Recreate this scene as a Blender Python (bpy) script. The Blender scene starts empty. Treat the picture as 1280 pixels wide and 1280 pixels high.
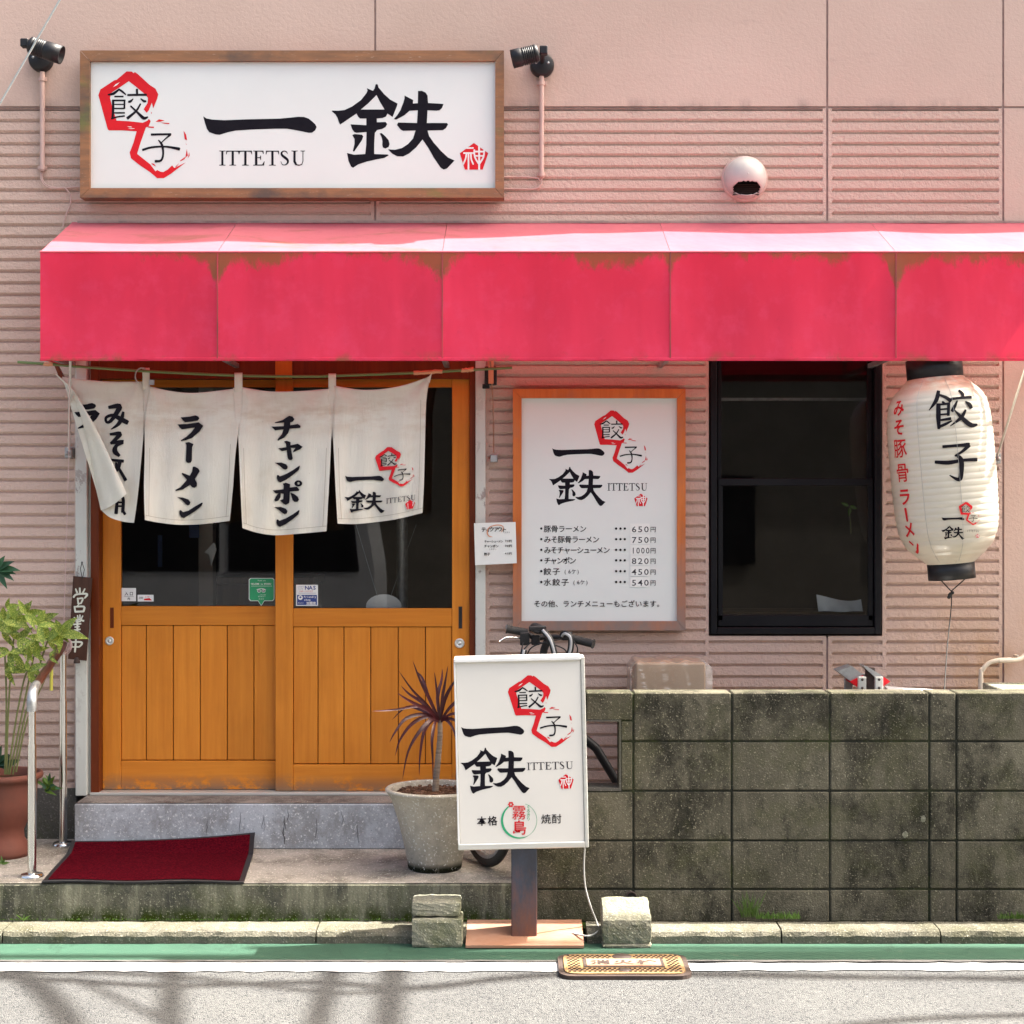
import bpy, bmesh, math, random
from mathutils import Vector, Matrix
from mathutils.geometry import tessellate_polygon
random.seed(7)
SC = bpy.context.scene
COL = SC.collection
# ------------------------------------------------------------------ camera
F = 2026.0            # focal length in photograph pixels
CZ = 1.645            # eye height
W = 7.5               # distance of the shop front
cam_d = bpy.data.cameras.new('camera')
cam_d.sensor_width = 36; cam_d.lens = 36*F/1280
cam_d.clip_end = 500
cam = bpy.data.objects.new('camera', cam_d); COL.objects.link(cam)
cam.location = (0, 0, CZ); cam.rotation_euler = (math.pi/2, 0, 0)
SC.camera = cam
# ------------------------------------------------------------------ light
SUN = Vector((.68, .145, 1.0)).normalized()
el = math.asin(SUN.z); az = math.atan2(SUN.x, SUN.y)
wd = bpy.data.worlds.new('World'); SC.world = wd; wd.use_nodes = True
nt = wd.node_tree
bg = nt.nodes['Background']
sky = nt.nodes.new('ShaderNodeTexSky'); sky.sky_type = 'NISHITA'; sky.sun_disc = False
sky.sun_elevation = el; sky.sun_rotation = az; sky.air_density = .55; sky.dust_density = 8; sky.ozone_density = 1.0
wb = nt.nodes.new('ShaderNodeMix'); wb.data_type = 'RGBA'; wb.blend_type = 'MULTIPLY'; wb.inputs[0].default_value = 1
wb.inputs[7].default_value = (1.03, 1.01, .90, 1)          # one even white balance for the whole sky
nt.links.new(sky.outputs[0], wb.inputs[6]); nt.links.new(wb.outputs[2], bg.inputs[0]); bg.inputs[1].default_value = 0.15
sd = bpy.data.lights.new('sun', 'SUN'); sd.energy = 5.0; sd.angle = math.radians(0.5); sd.color = (1.0, .95, .87)
so = bpy.data.objects.new('sun', sd); COL.objects.link(so)
so.rotation_euler = SUN.to_track_quat('Z', 'Y').to_euler()
so.location = SUN*30
SC.view_settings.view_transform = 'Standard'; SC.view_settings.look = 'None'
SC.view_settings.exposure = 2.38; SC.view_settings.gamma = 1
SC.view_settings.use_curve_mapping = False
SC.cycles.max_bounces = 8; SC.cycles.transparent_max_bounces = 12

# ------------------------------------------------------------------ helpers
def P(px, py, d):
    return Vector(((px-640)*d/F, d, CZ-(py-640)*d/F))
def X(px, d): return (px-640)*d/F
def Z(py, d): return CZ-(py-640)*d/F

class MB:
    """collects shapes in world coordinates"""
    def __init__(s): s.v = []; s.f = []; s.sm = []
    def add(s, vs, fs, smooth=False):
        n = len(s.v); s.v += [Vector(a) for a in vs]
        s.f += [tuple(i+n for i in f) for f in fs]; s.sm += [smooth]*len(fs); return s
    def box(s, a, b, bev=0.0, M=None):
        x0, x1 = sorted((a[0], b[0])); y0, y1 = sorted((a[1], b[1])); z0, z1 = sorted((a[2], b[2]))
        if bev <= 0:
            vs = [Vector((x, y, z)) for z in (z0, z1) for y in (y0, y1) for x in (x0, x1)]
            fs = [(0, 2, 3, 1), (4, 5, 7, 6), (0, 1, 5, 4), (2, 6, 7, 3), (0, 4, 6, 2), (1, 3, 7, 5)]
        else:
            bm = bmesh.new(); bmesh.ops.create_cube(bm, size=1)
            bmesh.ops.scale(bm, vec=(x1-x0, y1-y0, z1-z0), verts=bm.verts)
            bmesh.ops.bevel(bm, geom=bm.edges[:], offset=bev, segments=1, affect='EDGES')
            bm.verts.index_update()
            c = Vector(((x0+x1)/2, (y0+y1)/2, (z0+z1)/2))
            vs = [v.co+c for v in bm.verts]; fs = [tuple(v.index for v in f.verts) for f in bm.faces]; bm.free()
        if M: vs = [M @ v for v in vs]
        return s.add(vs, fs)
    def prism(s, pts, off):
        """pts: loop of Vectors, extruded by vector off"""
        n = len(pts); off = Vector(off)
        vs = list(pts)+[p+off for p in pts]
        t = tessellate_polygon([pts])
        fs = [tuple(a) for a in t]+[tuple(i+n for i in reversed(a)) for a in t]
        fs += [(i, (i+1) % n, (i+1) % n+n, i+n) for i in range(n)]
        return s.add(vs, fs)
    def tube(s, pts, r, seg=8, cap=True):
        pts = [Vector(p) for p in pts]; n = len(pts)
        rs = r if isinstance(r, (list, tuple)) else [r]*n
        vs = []; up = Vector((0, 0, 1)); prev = None
        for i, p in enumerate(pts):
            t = (pts[min(i+1, n-1)]-pts[max(i-1, 0)]).normalized()
            if prev is None:
                a = up if abs(t.z) < .9 else Vector((1, 0, 0))
                u = t.cross(a).normalized()
            else:
                u = (prev-t*prev.dot(t)).normalized()
            prev = u; w = t.cross(u)
            for k in range(seg):
                an = 2*math.pi*k/seg
                vs.append(p+(u*math.cos(an)+w*math.sin(an))*rs[i])
        fs = [(i*seg+k, i*seg+(k+1) % seg, (i+1)*seg+(k+1) % seg, (i+1)*seg+k) for i in range(n-1) for k in range(seg)]
        s.add(vs, fs, True)
        if cap:
            s.add(vs[:seg], [tuple(range(seg))]); s.add(vs[-seg:], [tuple(reversed(range(seg)))])
        return s
    def lathe(s, prof, c, seg=32, M=None, smooth=True):
        """prof: (r, z)"""
        c = Vector(c); vs = []
        for r, z in prof:
            for k in range(seg):
                a = 2*math.pi*k/seg
                v = Vector((r*math.cos(a), r*math.sin(a), z))
                vs.append(c+(M @ v if M else v))
        m = len(prof)
        fs = [(i*seg+k, i*seg+(k+1) % seg, (i+1)*seg+(k+1) % seg, (i+1)*seg+k) for i in range(m-1) for k in range(seg)]
        return s.add(vs, fs, smooth)
    def grid(s, fn, nu, nv, smooth=True):
        vs = [fn(i/nu, j/nv) for j in range(nv+1) for i in range(nu+1)]
        w = nu+1
        fs = [(j*w+i, j*w+i+1, (j+1)*w+i+1, (j+1)*w+i) for j in range(nv) for i in range(nu)]
        return s.add(vs, fs, smooth)
    def build(s, name, m, parent=None, loc=None, flip=False):
        me = bpy.data.meshes.new(name)
        o0 = Vector(loc) if loc is not None else (wloc(parent) if parent else centre_base(s.v))
        me.from_pydata([tuple(v-o0) for v in s.v], [], s.f); me.update()
        me.polygons.foreach_set('use_smooth', s.sm)
        if m: me.materials.append(m)
        ob = bpy.data.objects.new(name, me); COL.objects.link(ob)
        if parent:
            ob.parent = parent; ob.location = o0-wloc(parent)
        else: ob.location = o0
        return ob
def centre_base(v):
    return Vector(((min(a.x for a in v)+max(a.x for a in v))/2, (min(a.y for a in v)+max(a.y for a in v))/2, min(a.z for a in v)))
def wloc(o):
    v = Vector(o.location)
    while o.parent: o = o.parent; v += Vector(o.location)
    return v
def tag(o, label=None, cat=None, group=None, kind=None):
    if label: o['label'] = label
    if cat: o['category'] = cat
    if group: o['group'] = group
    if kind: o['kind'] = kind
    return o
def thing(name, loc, label, cat, group=None):
    o = bpy.data.objects.new(name, None); COL.objects.link(o); o.location = loc; o.empty_display_size = .1
    return tag(o, label, cat, group)
def struct(o): o['kind'] = 'structure'; return o
def catmull(pts, n=6, closed=False):
    out = []; N = len(pts)
    rng = range(N if closed else N-1)
    for i in rng:
        p0 = pts[(i-1) % N] if closed or i > 0 else pts[0]
        p1 = pts[i]; p2 = pts[(i+1) % N]
        p3 = pts[(i+2) % N] if closed or i+2 < N else pts[-1]
        for k in range(n):
            t = k/n
            out.append(tuple(.5*((2*b)+(-a+c)*t+(2*a-5*b+4*c-d)*t*t+(-a+3*b-3*c+d)*t**3) for a, b, c, d in zip(p0, p1, p2, p3)))
    if not closed: out.append(tuple(pts[-1]))
    return out

# ------------------------------------------------------------------ materials
class NT:
    def __init__(s, name):
        s.m = bpy.data.materials.new(name); s.m.use_nodes = True; s.t = s.m.node_tree
        s.b = s.t.nodes['Principled BSDF']; s.out = s.t.nodes['Material Output']
        s.geo = s.t.nodes.new('ShaderNodeNewGeometry'); s.pos = s.geo.outputs['Position']
    def n(s, t): return s.t.nodes.new('ShaderNode'+t)
    def l(s, a, b): s.t.links.new(a, b)
    def put(s, inp, v):
        if hasattr(v, 'is_output'): s.l(v, inp)
        elif isinstance(v, (tuple, list)) and len(v) == 3 and inp.type == 'RGBA': inp.default_value = (*v, 1)
        else: inp.default_value = v
    def math(s, op, a, b=0.0, c=None, clamp=False):
        n = s.n('Math'); n.operation = op; n.use_clamp = clamp
        s.put(n.inputs[0], a); s.put(n.inputs[1], b)
        if c is not None: s.put(n.inputs[2], c)
        return n.outputs[0]
    def noise(s, scale, detail=4, rough=.55, stretch=(1, 1, 1), vec=None, dist=0):
        mp = s.n('Mapping'); mp.inputs['Scale'].default_value = stretch; mp.inputs['Location'].default_value = (3.1, 1.7, 5.3)
        s.l(vec or s.pos, mp.inputs[0])
        n = s.n('TexNoise'); n.inputs['Scale'].default_value = scale; n.inputs['Detail'].default_value = detail
        n.inputs['Roughness'].default_value = rough; n.inputs['Distortion'].default_value = dist
        s.l(mp.outputs[0], n.inputs['Vector']); return n.outputs[0]
    def rng(s, v, a, b, c=0.0, d=1.0):
        n = s.n('MapRange'); n.clamp = True
        for i, x in enumerate((v, a, b, c, d)): s.put(n.inputs[i], x)
        return n.outputs[0]
    def mix(s, f, a, b, mode='MIX'):
        n = s.n('Mix'); n.data_type = 'RGBA'; n.blend_type = mode
        s.put(n.inputs[0], f); s.put(n.inputs[6], a); s.put(n.inputs[7], b); return n.outputs[2]
    def xyz(s):
        n = s.n('SeparateXYZ'); s.l(s.pos, n.inputs[0]); return n.outputs
    def rand(s): return s.n('ObjectInfo').outputs['Random']
    def bump(s, h, st=.3, dist=.01, nrm=None):
        n = s.n('Bump'); n.inputs['Strength'].default_value = st; n.inputs['Distance'].default_value = dist
        s.l(h, n.inputs['Height'])
        if nrm: s.l(nrm, n.inputs['Normal'])
        s.l(n.outputs[0], s.b.inputs['Normal']); return n.outputs[0]
    def fin(s, col, rough=.6, metal=0, spec=None, coat=0):
        s.put(s.b.inputs['Base Color'], col); s.put(s.b.inputs['Roughness'], rough)
        s.put(s.b.inputs['Metallic'], metal)
        if spec is not None: s.b.inputs['Specular IOR Level'].default_value = spec
        if coat: s.b.inputs['Coat Weight'].default_value = coat; s.b.inputs['Coat Roughness'].default_value = .15
        return s.m
def simple(name, c1, rough=.6, c2=None, scale=6, bump=0, bscale=120, stretch=(1, 1, 1), metal=0, spec=None, lo=.35, hi=.65, rnd=0, coat=0):
    t = NT(name); c2 = c2 or tuple(x*.85 for x in c1)
    f = t.rng(t.noise(scale, 5, .6, stretch), lo, hi)
    c = t.mix(f, c1, c2)
    if rnd:
        h = t.n('HueSaturation'); t.l(c, h.inputs['Color'])
        t.l(t.rng(t.rand(), 0, 1, 1-rnd, 1+rnd), h.inputs['Value']); c = h.outputs[0]
    if bump: t.bump(t.noise(bscale, 4, .6, stretch), bump, .004)
    return t.fin(c, rough, metal, spec, coat)
def transl(m, amount, col):
    """mix a translucent lobe into a material"""
    t = m.node_tree; b = t.nodes['Principled BSDF']; o = t.nodes['Material Output']
    tr = t.nodes.new('ShaderNodeBsdfTranslucent'); tr.inputs[0].default_value = (*col, 1)
    mx = t.nodes.new('ShaderNodeMixShader'); mx.inputs[0].default_value = amount
    t.links.new(b.outputs[0], mx.inputs[1]); t.links.new(tr.outputs[0], mx.inputs[2]); t.links.new(mx.outputs[0], o.inputs[0])
    return m

def mat_wall(name='wall_render', bst=.8):
    t = NT(name)
    big = t.rng(t.noise(.9, 4, .6), .3, .7)
    c = t.mix(big, (.55, .402, .340), (.48, .348, .288))
    st = t.noise(5, 6, .7, (.5, 1, 2.2))
    c = t.mix(t.rng(st, .58, .78, 0, .3), c, (.32, .24, .20))
    x, y, z = t.xyz()
    # grime that runs along the joint and under ledges, yellow moss towards the lower right
    j = t.math('ABSOLUTE', t.math('SUBTRACT', z, 3.52))
    gj = t.math('MULTIPLY', t.rng(j, .0, .05, 1, 0), t.rng(t.noise(7, 5, .7, (1, 1, .2)), .45, .65))
    c = t.mix(t.math('MULTIPLY', gj, .55), c, (.16, .13, .12))
    mz = t.math('MULTIPLY', t.rng(z, .75, 1.3, 1, 0), t.rng(x, 1.1, 2.0, 0, 1))
    mz = t.math('MULTIPLY', mz, t.rng(t.noise(4, 5, .6, (1, 1, .5)), .38, .62))
    c = t.mix(t.math('MULTIPLY', mz, .75), c, (.42, .24, .09))
    low = t.math('MULTIPLY', t.rng(z, .1, 1.0, .55, 0), t.rng(t.noise(6, 5, .65, (1.4, 1, .5)), .4, .7))
    c = t.mix(low, c, (.22, .16, .13))
    b1 = t.noise(55, 3, .6); b2 = t.noise(160, 2, .5)
    h = t.math('ADD', t.math('MULTIPLY', b1, .75), t.math('MULTIPLY', b2, .25))
    t.bump(h, bst, .012)
    return t.fin(c, .85, spec=.25)
def mat_wood(name, c1, c2, sx=(1, 1, 14), rough=.42, scale=3, grey=None, rnd=.1, coat=.0, foot=None, axis='z'):
    t = NT(name)
    st = {'z': (14, 14, .7), 'x': (.7, 14, 14)}[axis]
    r = t.rand()
    ad = t.n('VectorMath'); ad.operation = 'ADD'; t.l(t.pos, ad.inputs[0])
    cb = t.n('CombineXYZ'); t.l(t.math('MULTIPLY', r, 17.0), cb.inputs[0]); t.l(t.math('MULTIPLY', r, 9.0), cb.inputs[2])
    t.l(cb.outputs[0], ad.inputs[1])
    g = t.noise(scale, 6, .62, st, ad.outputs[0], .25)
    c = t.mix(t.rng(g, .3, .72), c1, c2)
    bl = t.noise(4.0, 4, .6, (1, 1, .6), ad.outputs[0])
    c = t.mix(t.rng(bl, .5, .75, 0, .35), c, tuple(a*.6 for a in c2))
    h = t.n('HueSaturation'); t.l(c, h.inputs['Color']); t.l(t.rng(r, 0, 1, 1-rnd, 1+rnd), h.inputs['Value']); c = h.outputs[0]
    x, y, z = t.xyz()
    if foot:      # worn, bleached lower edge
        f = t.math('MULTIPLY', t.rng(z, foot[0], foot[1], 1, 0), t.rng(t.noise(8, 6, .75, (1, 1, 1.4)), .40, .50))
        c = t.mix(f, c, foot[2])
    if grey:      # weathering
        f = t.math('ADD', t.rng(z, grey[0], grey[1], 1, 0), t.math('MULTIPLY', t.math('SUBTRACT', t.noise(7, 5, .7, (1, 1, .6)), .5), 1.6), clamp=True)
        c = t.mix(f, c, grey[2])
    sc = t.noise(30, 3, .6, st, ad.outputs[0])
    t.bump(sc, .12, .002)
    return t.fin(c, rough, spec=.22, coat=coat*.3)
def mat_signframe():
    t = NT('weathered_sign_frame')
    x, y, z = t.xyz()
    g = t.noise(4, 6, .65, (1.2, 10, 10))
    c = t.mix(t.rng(g, .3, .7), (.30, .135, .055), (.16, .08, .04))
    sc = t.noise(14, 5, .7, (2.0, 9, 22))
    c = t.mix(t.rng(sc, .63, .70, 0, .7), c, (.55, .45, .36))
    mo = t.noise(2.4, 5, .65, (1, 1, 1.5))
    c = t.mix(t.rng(mo, .52, .68, 0, .8), c, (.05, .045, .04))
    gr = t.noise(3.1, 4, .6, (1, 1, 2), None, .3)
    c = t.mix(t.rng(gr, .6, .72, 0, .6), c, (.12, .15, .03))
    t.bump(g, .35, .003)
    return t.fin(c, .65)
def mat_awning(name, c1, c2, top=False):
    t = NT(name)
    x, y, z = t.xyz()
    c = t.mix(t.rng(t.noise(1.3, 4, .6), .3, .7), c1, c2)
    c = t.mix(t.rng(t.noise(30, 3, .6), .62, .8, 0, .3), c, tuple(a*.6 for a in c2))
    st = t.noise(15, 7, .78, (1.2, 1, .6)); big = t.noise(1.7, 3, .6, (1, 1, .1))
    seam = None
    for px in (272, 553, 838, 1120):
        a = t.rng(t.math('ABSOLUTE', t.math('SUBTRACT', x, X(px, 6.99))), 0, .10, 1, 0)
        seam = a if seam is None else t.math('MAXIMUM', seam, a)
    reach = t.math('ADD', t.math('SUBTRACT', t.math('MULTIPLY', big, .44), .185), t.math('MULTIPLY', t.math('MULTIPLY', seam, seam), .10))
    if not top:
        fold = t.noise(2.3, 3, .5, (1.6, 1, .12)); c = t.mix(t.rng(fold, .40, .62, 0, .35), c, tuple(a*.70 for a in c2))  # soft vertical fold shading, painted into the vinyl colour
        mott = t.noise(11, 5, .7); c = t.mix(t.rng(mott, .5, .75, 0, .25), c, (min(1, c1[0]*1.05), c1[1]*2.4, c1[2]*2.2))
    if not top:
        dz = t.math('SUBTRACT', 2.768, z)
        f = t.math('SUBTRACT', t.math('ADD', reach, t.math('MULTIPLY', t.math('SUBTRACT', st, .5), .22)), dz)
        f = t.rng(f, .0, .040, 0, .88)
        hm = t.math('MULTIPLY', t.rng(z, 2.30, 2.345, 1, 0), t.rng(t.noise(8, 5, .7), .52, .64, 0, .7))
        f = t.math('MAXIMUM', f, hm)
    else:
        f = t.math('MULTIPLY', t.rng(t.noise(2.6, 6, .7, (1, 2.2, 2.2), None, .4), .54, .68), .65)
        f = t.math('MULTIPLY', f, t.rng(x, -.6, .6, 1, .12))
    c = t.mix(f, c, (.13, .095, .035))
    t.bump(t.noise(3.5, 3, .5, (1.5, 1, .5)), .35, .03)
    return t.fin(c, .45, spec=.3)
def mat_concrete(name, c1, c2, moss=0, mosscol=(.06, .075, .02), bump=.5, grain=90, zlow=None, rnd=.1, dark=None, drips=0):
    t = NT(name)
    c = t.mix(t.rng(t.noise(2.2, 6, .65), .3, .7), c1, c2)
    h = t.n('HueSaturation'); t.l(c, h.inputs['Color']); t.l(t.rng(t.rand(), 0, 1, 1-rnd, 1+rnd), h.inputs['Value']); c = h.outputs[0]
    if dark: c = t.mix(t.rng(t.noise(3.7, 7, .78, (1.2, 1, .8), None, .2), .46, .62, 0, .85), c, dark)
    if drips: c = t.mix(t.rng(t.noise(7, 5, .7, (1.6, 1, .22)), .5, .68, 0, drips), c, tuple(min(1, a*1.9) for a in c1))
    if moss: c = t.mix(t.rng(t.noise(4.6, 6, .75), .48, .66, 0, moss), c, mosscol)
    if zlow:
        x, y, z = t.xyz()
        f = t.math('MULTIPLY', t.rng(z, zlow[0], zlow[1], 1, 0), t.rng(t.noise(11, 5, .7, (1, 1, .5)), *(zlow[3] if len(zlow) > 3 else (.40, .58))))
        c = t.mix(f, c, zlow[2])
    sp = t.noise(grain*1.9, 2, .5)
    c = t.mix(t.rng(sp, .62, .70, 0, .6), c, tuple(min(.8, a*2.4) for a in c1))
    c = t.mix(t.rng(sp, .36, .26, 0, .5), c, tuple(a*.3 for a in c1))
    t.bump(t.math('ADD', t.noise(grain, 4, .7), t.math('MULTIPLY', sp, .6)), bump, .006)
    return t.fin(c, .92, spec=.06)
def mat_asphalt():
    t = NT('asphalt')
    c = t.mix(t.rng(t.noise(1.6, 5, .6), .3, .7), (.084, .085, .083), (.062, .063, .064))
    v = t.n('TexVoronoi'); v.inputs['Scale'].default_value = 190; t.l(t.pos, v.inputs['Vector'])
    hs = t.n('SeparateColor'); t.l(v.outputs['Color'], hs.inputs[0])
    c = t.mix(t.rng(hs.outputs[0], .45, 1, 0, .45), c, (.17, .17, .165))
    c = t.mix(t.rng(hs.outputs[1], .80, .90, 0, .8), c, (.018, .018, .022))
    g2 = t.noise(300, 2, .5)
    t.bump(t.math('ADD', t.math('MULTIPLY', v.outputs['Distance'], -1.0), t.math('MULTIPLY', g2, .4)), .8, .007)
    return t.fin(c, .9, spec=.25)
def mat_paint(name, c1, c2, wear, road=(.12, .115, .11)):
    t = NT(name)
    c = t.mix(t.rng(t.noise(5, 5, .6), .3, .7), c1, c2)
    c = t.mix(t.rng(t.noise(16, 7, .8, (.8, 1.8, 1), None, .3), wear, wear+.05, 0, .85), c, road)
    c = t.mix(t.rng(t.noise(3, 6, .7, (2.5, .8, 1)), .60, .61, 0, .4), c, tuple(a*.6 for a in c2))
    t.bump(t.noise(220, 3, .6), .5, .003)
    return t.fin(c, .75, spec=.3)
def mat_glass():
    t = NT('window_glass')
    fr = t.n('Fresnel'); fr.inputs[0].default_value = 1.5
    tp = t.n('BsdfTransparent'); tp.inputs[0].default_value = (.78, .80, .80, 1)
    gl = t.n('BsdfGlossy'); gl.inputs['Roughness'].default_value = .015; gl.inputs[0].default_value = (1, 1, 1, 1)
    mx = t.n('MixShader'); t.l(fr.outputs[0], mx.inputs[0]); t.l(tp.outputs[0], mx.inputs[1]); t.l(gl.outputs[0], mx.inputs[2])
    t.l(mx.outputs[0], t.out.inputs[0]); return t.m
def mat_film():
    t = NT('clear_plastic_film')
    lw = t.n('LayerWeight'); lw.inputs[0].default_value = .15
    t.bump(t.noise(9, 3, .6, (1, 1, 2.5)), .35, .02)
    tp = t.n('BsdfTransparent'); tp.inputs[0].default_value = (.93, .93, .93, 1)
    gl = t.n('BsdfGlossy'); gl.inputs['Roughness'].default_value = .12
    df = t.n('BsdfTranslucent'); df.inputs[0].default_value = (.9, .9, .9, 1)
    m1 = t.n('MixShader'); m1.inputs[0].default_value = .5; t.l(gl.outputs[0], m1.inputs[1]); t.l(df.outputs[0], m1.inputs[2])
    bp = [n for n in t.t.nodes if n.type == 'BUMP'][0]; t.l(bp.outputs[0], gl.inputs['Normal'])
    mx = t.n('MixShader'); t.l(t.math('ADD', lw.outputs['Facing'], .16, clamp=True), mx.inputs[0]); t.l(tp.outputs[0], mx.inputs[1]); t.l(m1.outputs[0], mx.inputs[2])
    t.l(mx.outputs[0], t.out.inputs[0]); return t.m
def mat_leaf(name, c1, c2, spots=None):
    t = NT(name)
    c = t.mix(t.rng(t.noise(14, 4, .6), .35, .65), c1, c2)
    h = t.n('HueSaturation'); t.l(c, h.inputs['Color']); t.l(t.rng(t.rand(), 0, 1, .72, 1.3), h.inputs['Value']); c = h.outputs[0]
    if spots: c = t.mix(t.rng(t.noise(190, 2, .5), .50, .58, 0, .9), c, spots)
    t.bump(t.noise(60, 2, .5), .2, .002)
    m = t.fin(c, .35, spec=.4)
    return transl(m, .25, tuple(a*1.6 for a in c1))

M_ = {}
M_['wall'] = mat_wall(); M_['wall_up'] = mat_wall('wall_render_smooth', .28)
M_['groove'] = simple('joint_sealant', (.36, .25, .22), .8, (.24, .17, .15), 20)
M_['door'] = mat_wood('door_wood', (.62, .22, .024), (.51, .160, .014), rough=.42, rnd=.08, foot=(.34, .44, (.15, .11, .08)), coat=.15)
M_['doorx'] = mat_wood('door_rail_wood', (.60, .21, .022), (.49, .150, .013), rough=.42, rnd=.06, foot=(.34, .43, (.13, .10, .078)), coat=.15, axis='x')
M_['jamb'] = mat_wood('door_jamb_wood', (.16, .030, .006), (.10, .018, .004), rough=.4, rnd=.05)
M_['menuf'] = mat_wood('menu_frame_wood', (.55, .165, .04), (.42, .11, .025), rough=.5, grey=(1.02, 1.62, (.21, .155, .135)), rnd=.1)
M_['signf'] = mat_signframe()
M_['pillar'] = None
M_['fascia'] = transl(mat_awning('awning_vinyl', (.74, .038, .096), (.62, .026, .072)), .22, (.9, .05, .08))
M_['canopy'] = transl(mat_awning('awning_vinyl_faded', (.50, .145, .175), (.42, .108, .15), True), .25, (.9, .07, .09))
M_['white_face'] = simple('white_sign_panel', (.66, .685, .66), .35, (.63, .655, .63), 2)
M_['cream_face'] = simple('lightbox_face', (.68, .655, .60), .3, (.64, .62, .57), 2)
M_['ink'] = simple('black_ink', (.007, .006, .010), .6, (.010, .009, .013), 30, spec=.08)
M_['ink2'] = simple('thin_dark_ink', (.03, .027, .035), .6, (.05, .045, .05), 60, spec=.1)
M_['red'] = simple('red_ink', (.60, .014, .02), .5, (.54, .012, .02), 20, spec=.15)
M_['green_ink'] = simple('green_ink', (.02, .36, .16), .5)
M_['wht'] = simple('white_print', (.76, .76, .74), .5)
M_['cream'] = simple('cream_brush_paint', (.62, .62, .52), .6, (.5, .5, .42), 30)
M_['cloth'] = None
M_['alu'] = simple('brushed_aluminium', (.66, .66, .62), .38, (.6, .6, .56), 5, .1, 80, (1, 1, 12), metal=.55)
M_['steel'] = simple('stainless_steel', (.72, .72, .70), .2, (.62, .62, .6), 6, 0, 10, metal=1)
M_['galv'] = simple('galvanised_metal', (.42, .43, .43), .45, (.3, .3, .3), 30, .1, 100, metal=.7)
M_['blk'] = simple('black_plastic', (.010, .010, .012), .42, (.017, .017, .019), 12, spec=.3)
M_['blkframe'] = simple('dark_window_frame', (.005, .005, .007), .45, (.008, .008, .010), 6, spec=.15)
M_['rubber'] = simple('tyre_rubber', (.016, .016, .016), .75, (.025, .024, .023), 40, .2, 200)
M_['glass'] = mat_glass()
M_['film'] = mat_film()
M_['asphalt'] = mat_asphalt()
M_['greenp'] = mat_paint('green_road_paint', (.028, .076, .048), (.022, .060, .038), .62, (.13, .14, .10))
M_['whitep'] = mat_paint('white_road_paint', (.40, .40, .40), (.32, .32, .32), .60)
M_['block'] = mat_concrete('mossy_concrete_block', (.135, .124, .090), (.074, .068, .050), .45, (.052, .056, .022), .9, 85, None, .16, (.016, .016, .013), .12)
M_['blocktop'] = M_['block']
M_['mortar'] = mat_concrete('mortar_joint', (.035, .035, .028), (.02, .022, .016), .5, bump=.5)
M_['plat'] = mat_concrete('platform_concrete', (.34, .31, .27), (.26, .235, .205), 0, bump=.35, grain=70, rnd=.02, dark=(.13, .12, .10))
M_['platf'] = mat_concrete('platform_side_concrete', (.17, .165, .12), (.11, .105, .08), .5, (.07, .085, .03), .6, 80, (.0, .05, (.035, .05, .008)), .02, (.05, .05, .045), .8)
M_['step'] = mat_concrete('step_concrete', (.42, .44, .47), (.36, .38, .41), 0, bump=.2, grain=60, rnd=.02, dark=(.22, .22, .22))
M_['stept'] = mat_concrete('step_tread_concrete', (.25, .225, .20), (.17, .155, .14), 0, bump=.3, grain=70, rnd=.02, dark=(.07, .06, .055))
M_['found'] = mat_concrete('foundation_concrete', (.10, .095, .085), (.07, .066, .06), .3, bump=.4, grain=60, rnd=.02)
M_['kerb'] = mat_concrete('kerb_stone', (.165, .155, .122), (.095, .09, .072), .45, (.06, .06, .03), .8, 75, None, .12, (.09, .085, .06))
M_['paver'] = mat_concrete('paver_concrete', (.27, .26, .20), (.19, .185, .14), .6, (.10, .11, .05), .9, 70, None, .1, (.14, .14, .11))
M_['moss'] = mat_concrete('gutter_moss', (.03, .045, .008), (.015, .018, .008), .8, (.035, .07, .005), .9, 60, None, .02)
M_['pot'] = mat_concrete('pot_concrete', (.42, .385, .32), (.34, .31, .26), 0, bump=.3, grain=50, rnd=.02, zlow=(.150, .175, (.018, .02, .012), (.25, .42)), dark=(.25, .235, .20))
M_['terra'] = simple('terracotta', (.15, .042, .024), .8, (.10, .032, .02), 5, .15, 60)
M_['soil'] = mat_concrete('bark_chips', (.10, .05, .028), (.05, .026, .015), 0, bump=1.0, grain=70)
M_['rust'] = None
M_['plate'] = simple('rusty_steel_plate', (.34, .20, .14), .6, (.27, .13, .075), 3, .2, 60, lo=.4, hi=.6)
M_['matc'] = simple('burgundy_mat_pile', (.085, .003, .008), .95, (.035, .001, .004), 120, 1.0, 420, lo=.4, hi=.6, spec=.02)
M_['conduit'] = simple('beige_conduit', (.52, .36, .31), .5, (.46, .31, .27), 10)
M_['cream_pipe'] = simple('cream_pipe', (.66, .58, .46), .45, (.58, .50, .39), 10)
M_['vent'] = simple('white_vent_enamel', (.50, .46, .43), .35, (.42, .38, .355), 5)
M_['bamboo'] = simple('green_bamboo', (.10, .17, .05), .45, (.13, .17, .06), 12, stretch=(1, 8, 8))
M_['tape'] = simple('orange_tape', (.62, .27, .14), .5)
M_['plaque'] = mat_wood('plaque_wood', (.075, .034, .022), (.045, .02, .014), rough=.5, rnd=0)
M_['paper'] = simple('note_paper', (.72, .73, .70), .6, (.70, .71, .67), 3)
M_['lantern'] = None
M_['cord'] = simple('black_cord', (.02, .018, .016), .8)
M_['strap'] = simple('grey_reflective_strap', (.42, .42, .43), .4)
M_['dirtw'] = simple('old_white_paint', (.62, .61, .56), .5)
M_['card'] = simple('cardboard', (.50, .37, .26), .8, (.45, .33, .23), 4)
M_['railcov'] = simple('brown_handrail_cover', (.065, .022, .016), .3, (.05, .016, .012), 6)
M_['cableg'] = simple('grey_cable', (.42, .42, .40), .5)
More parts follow.
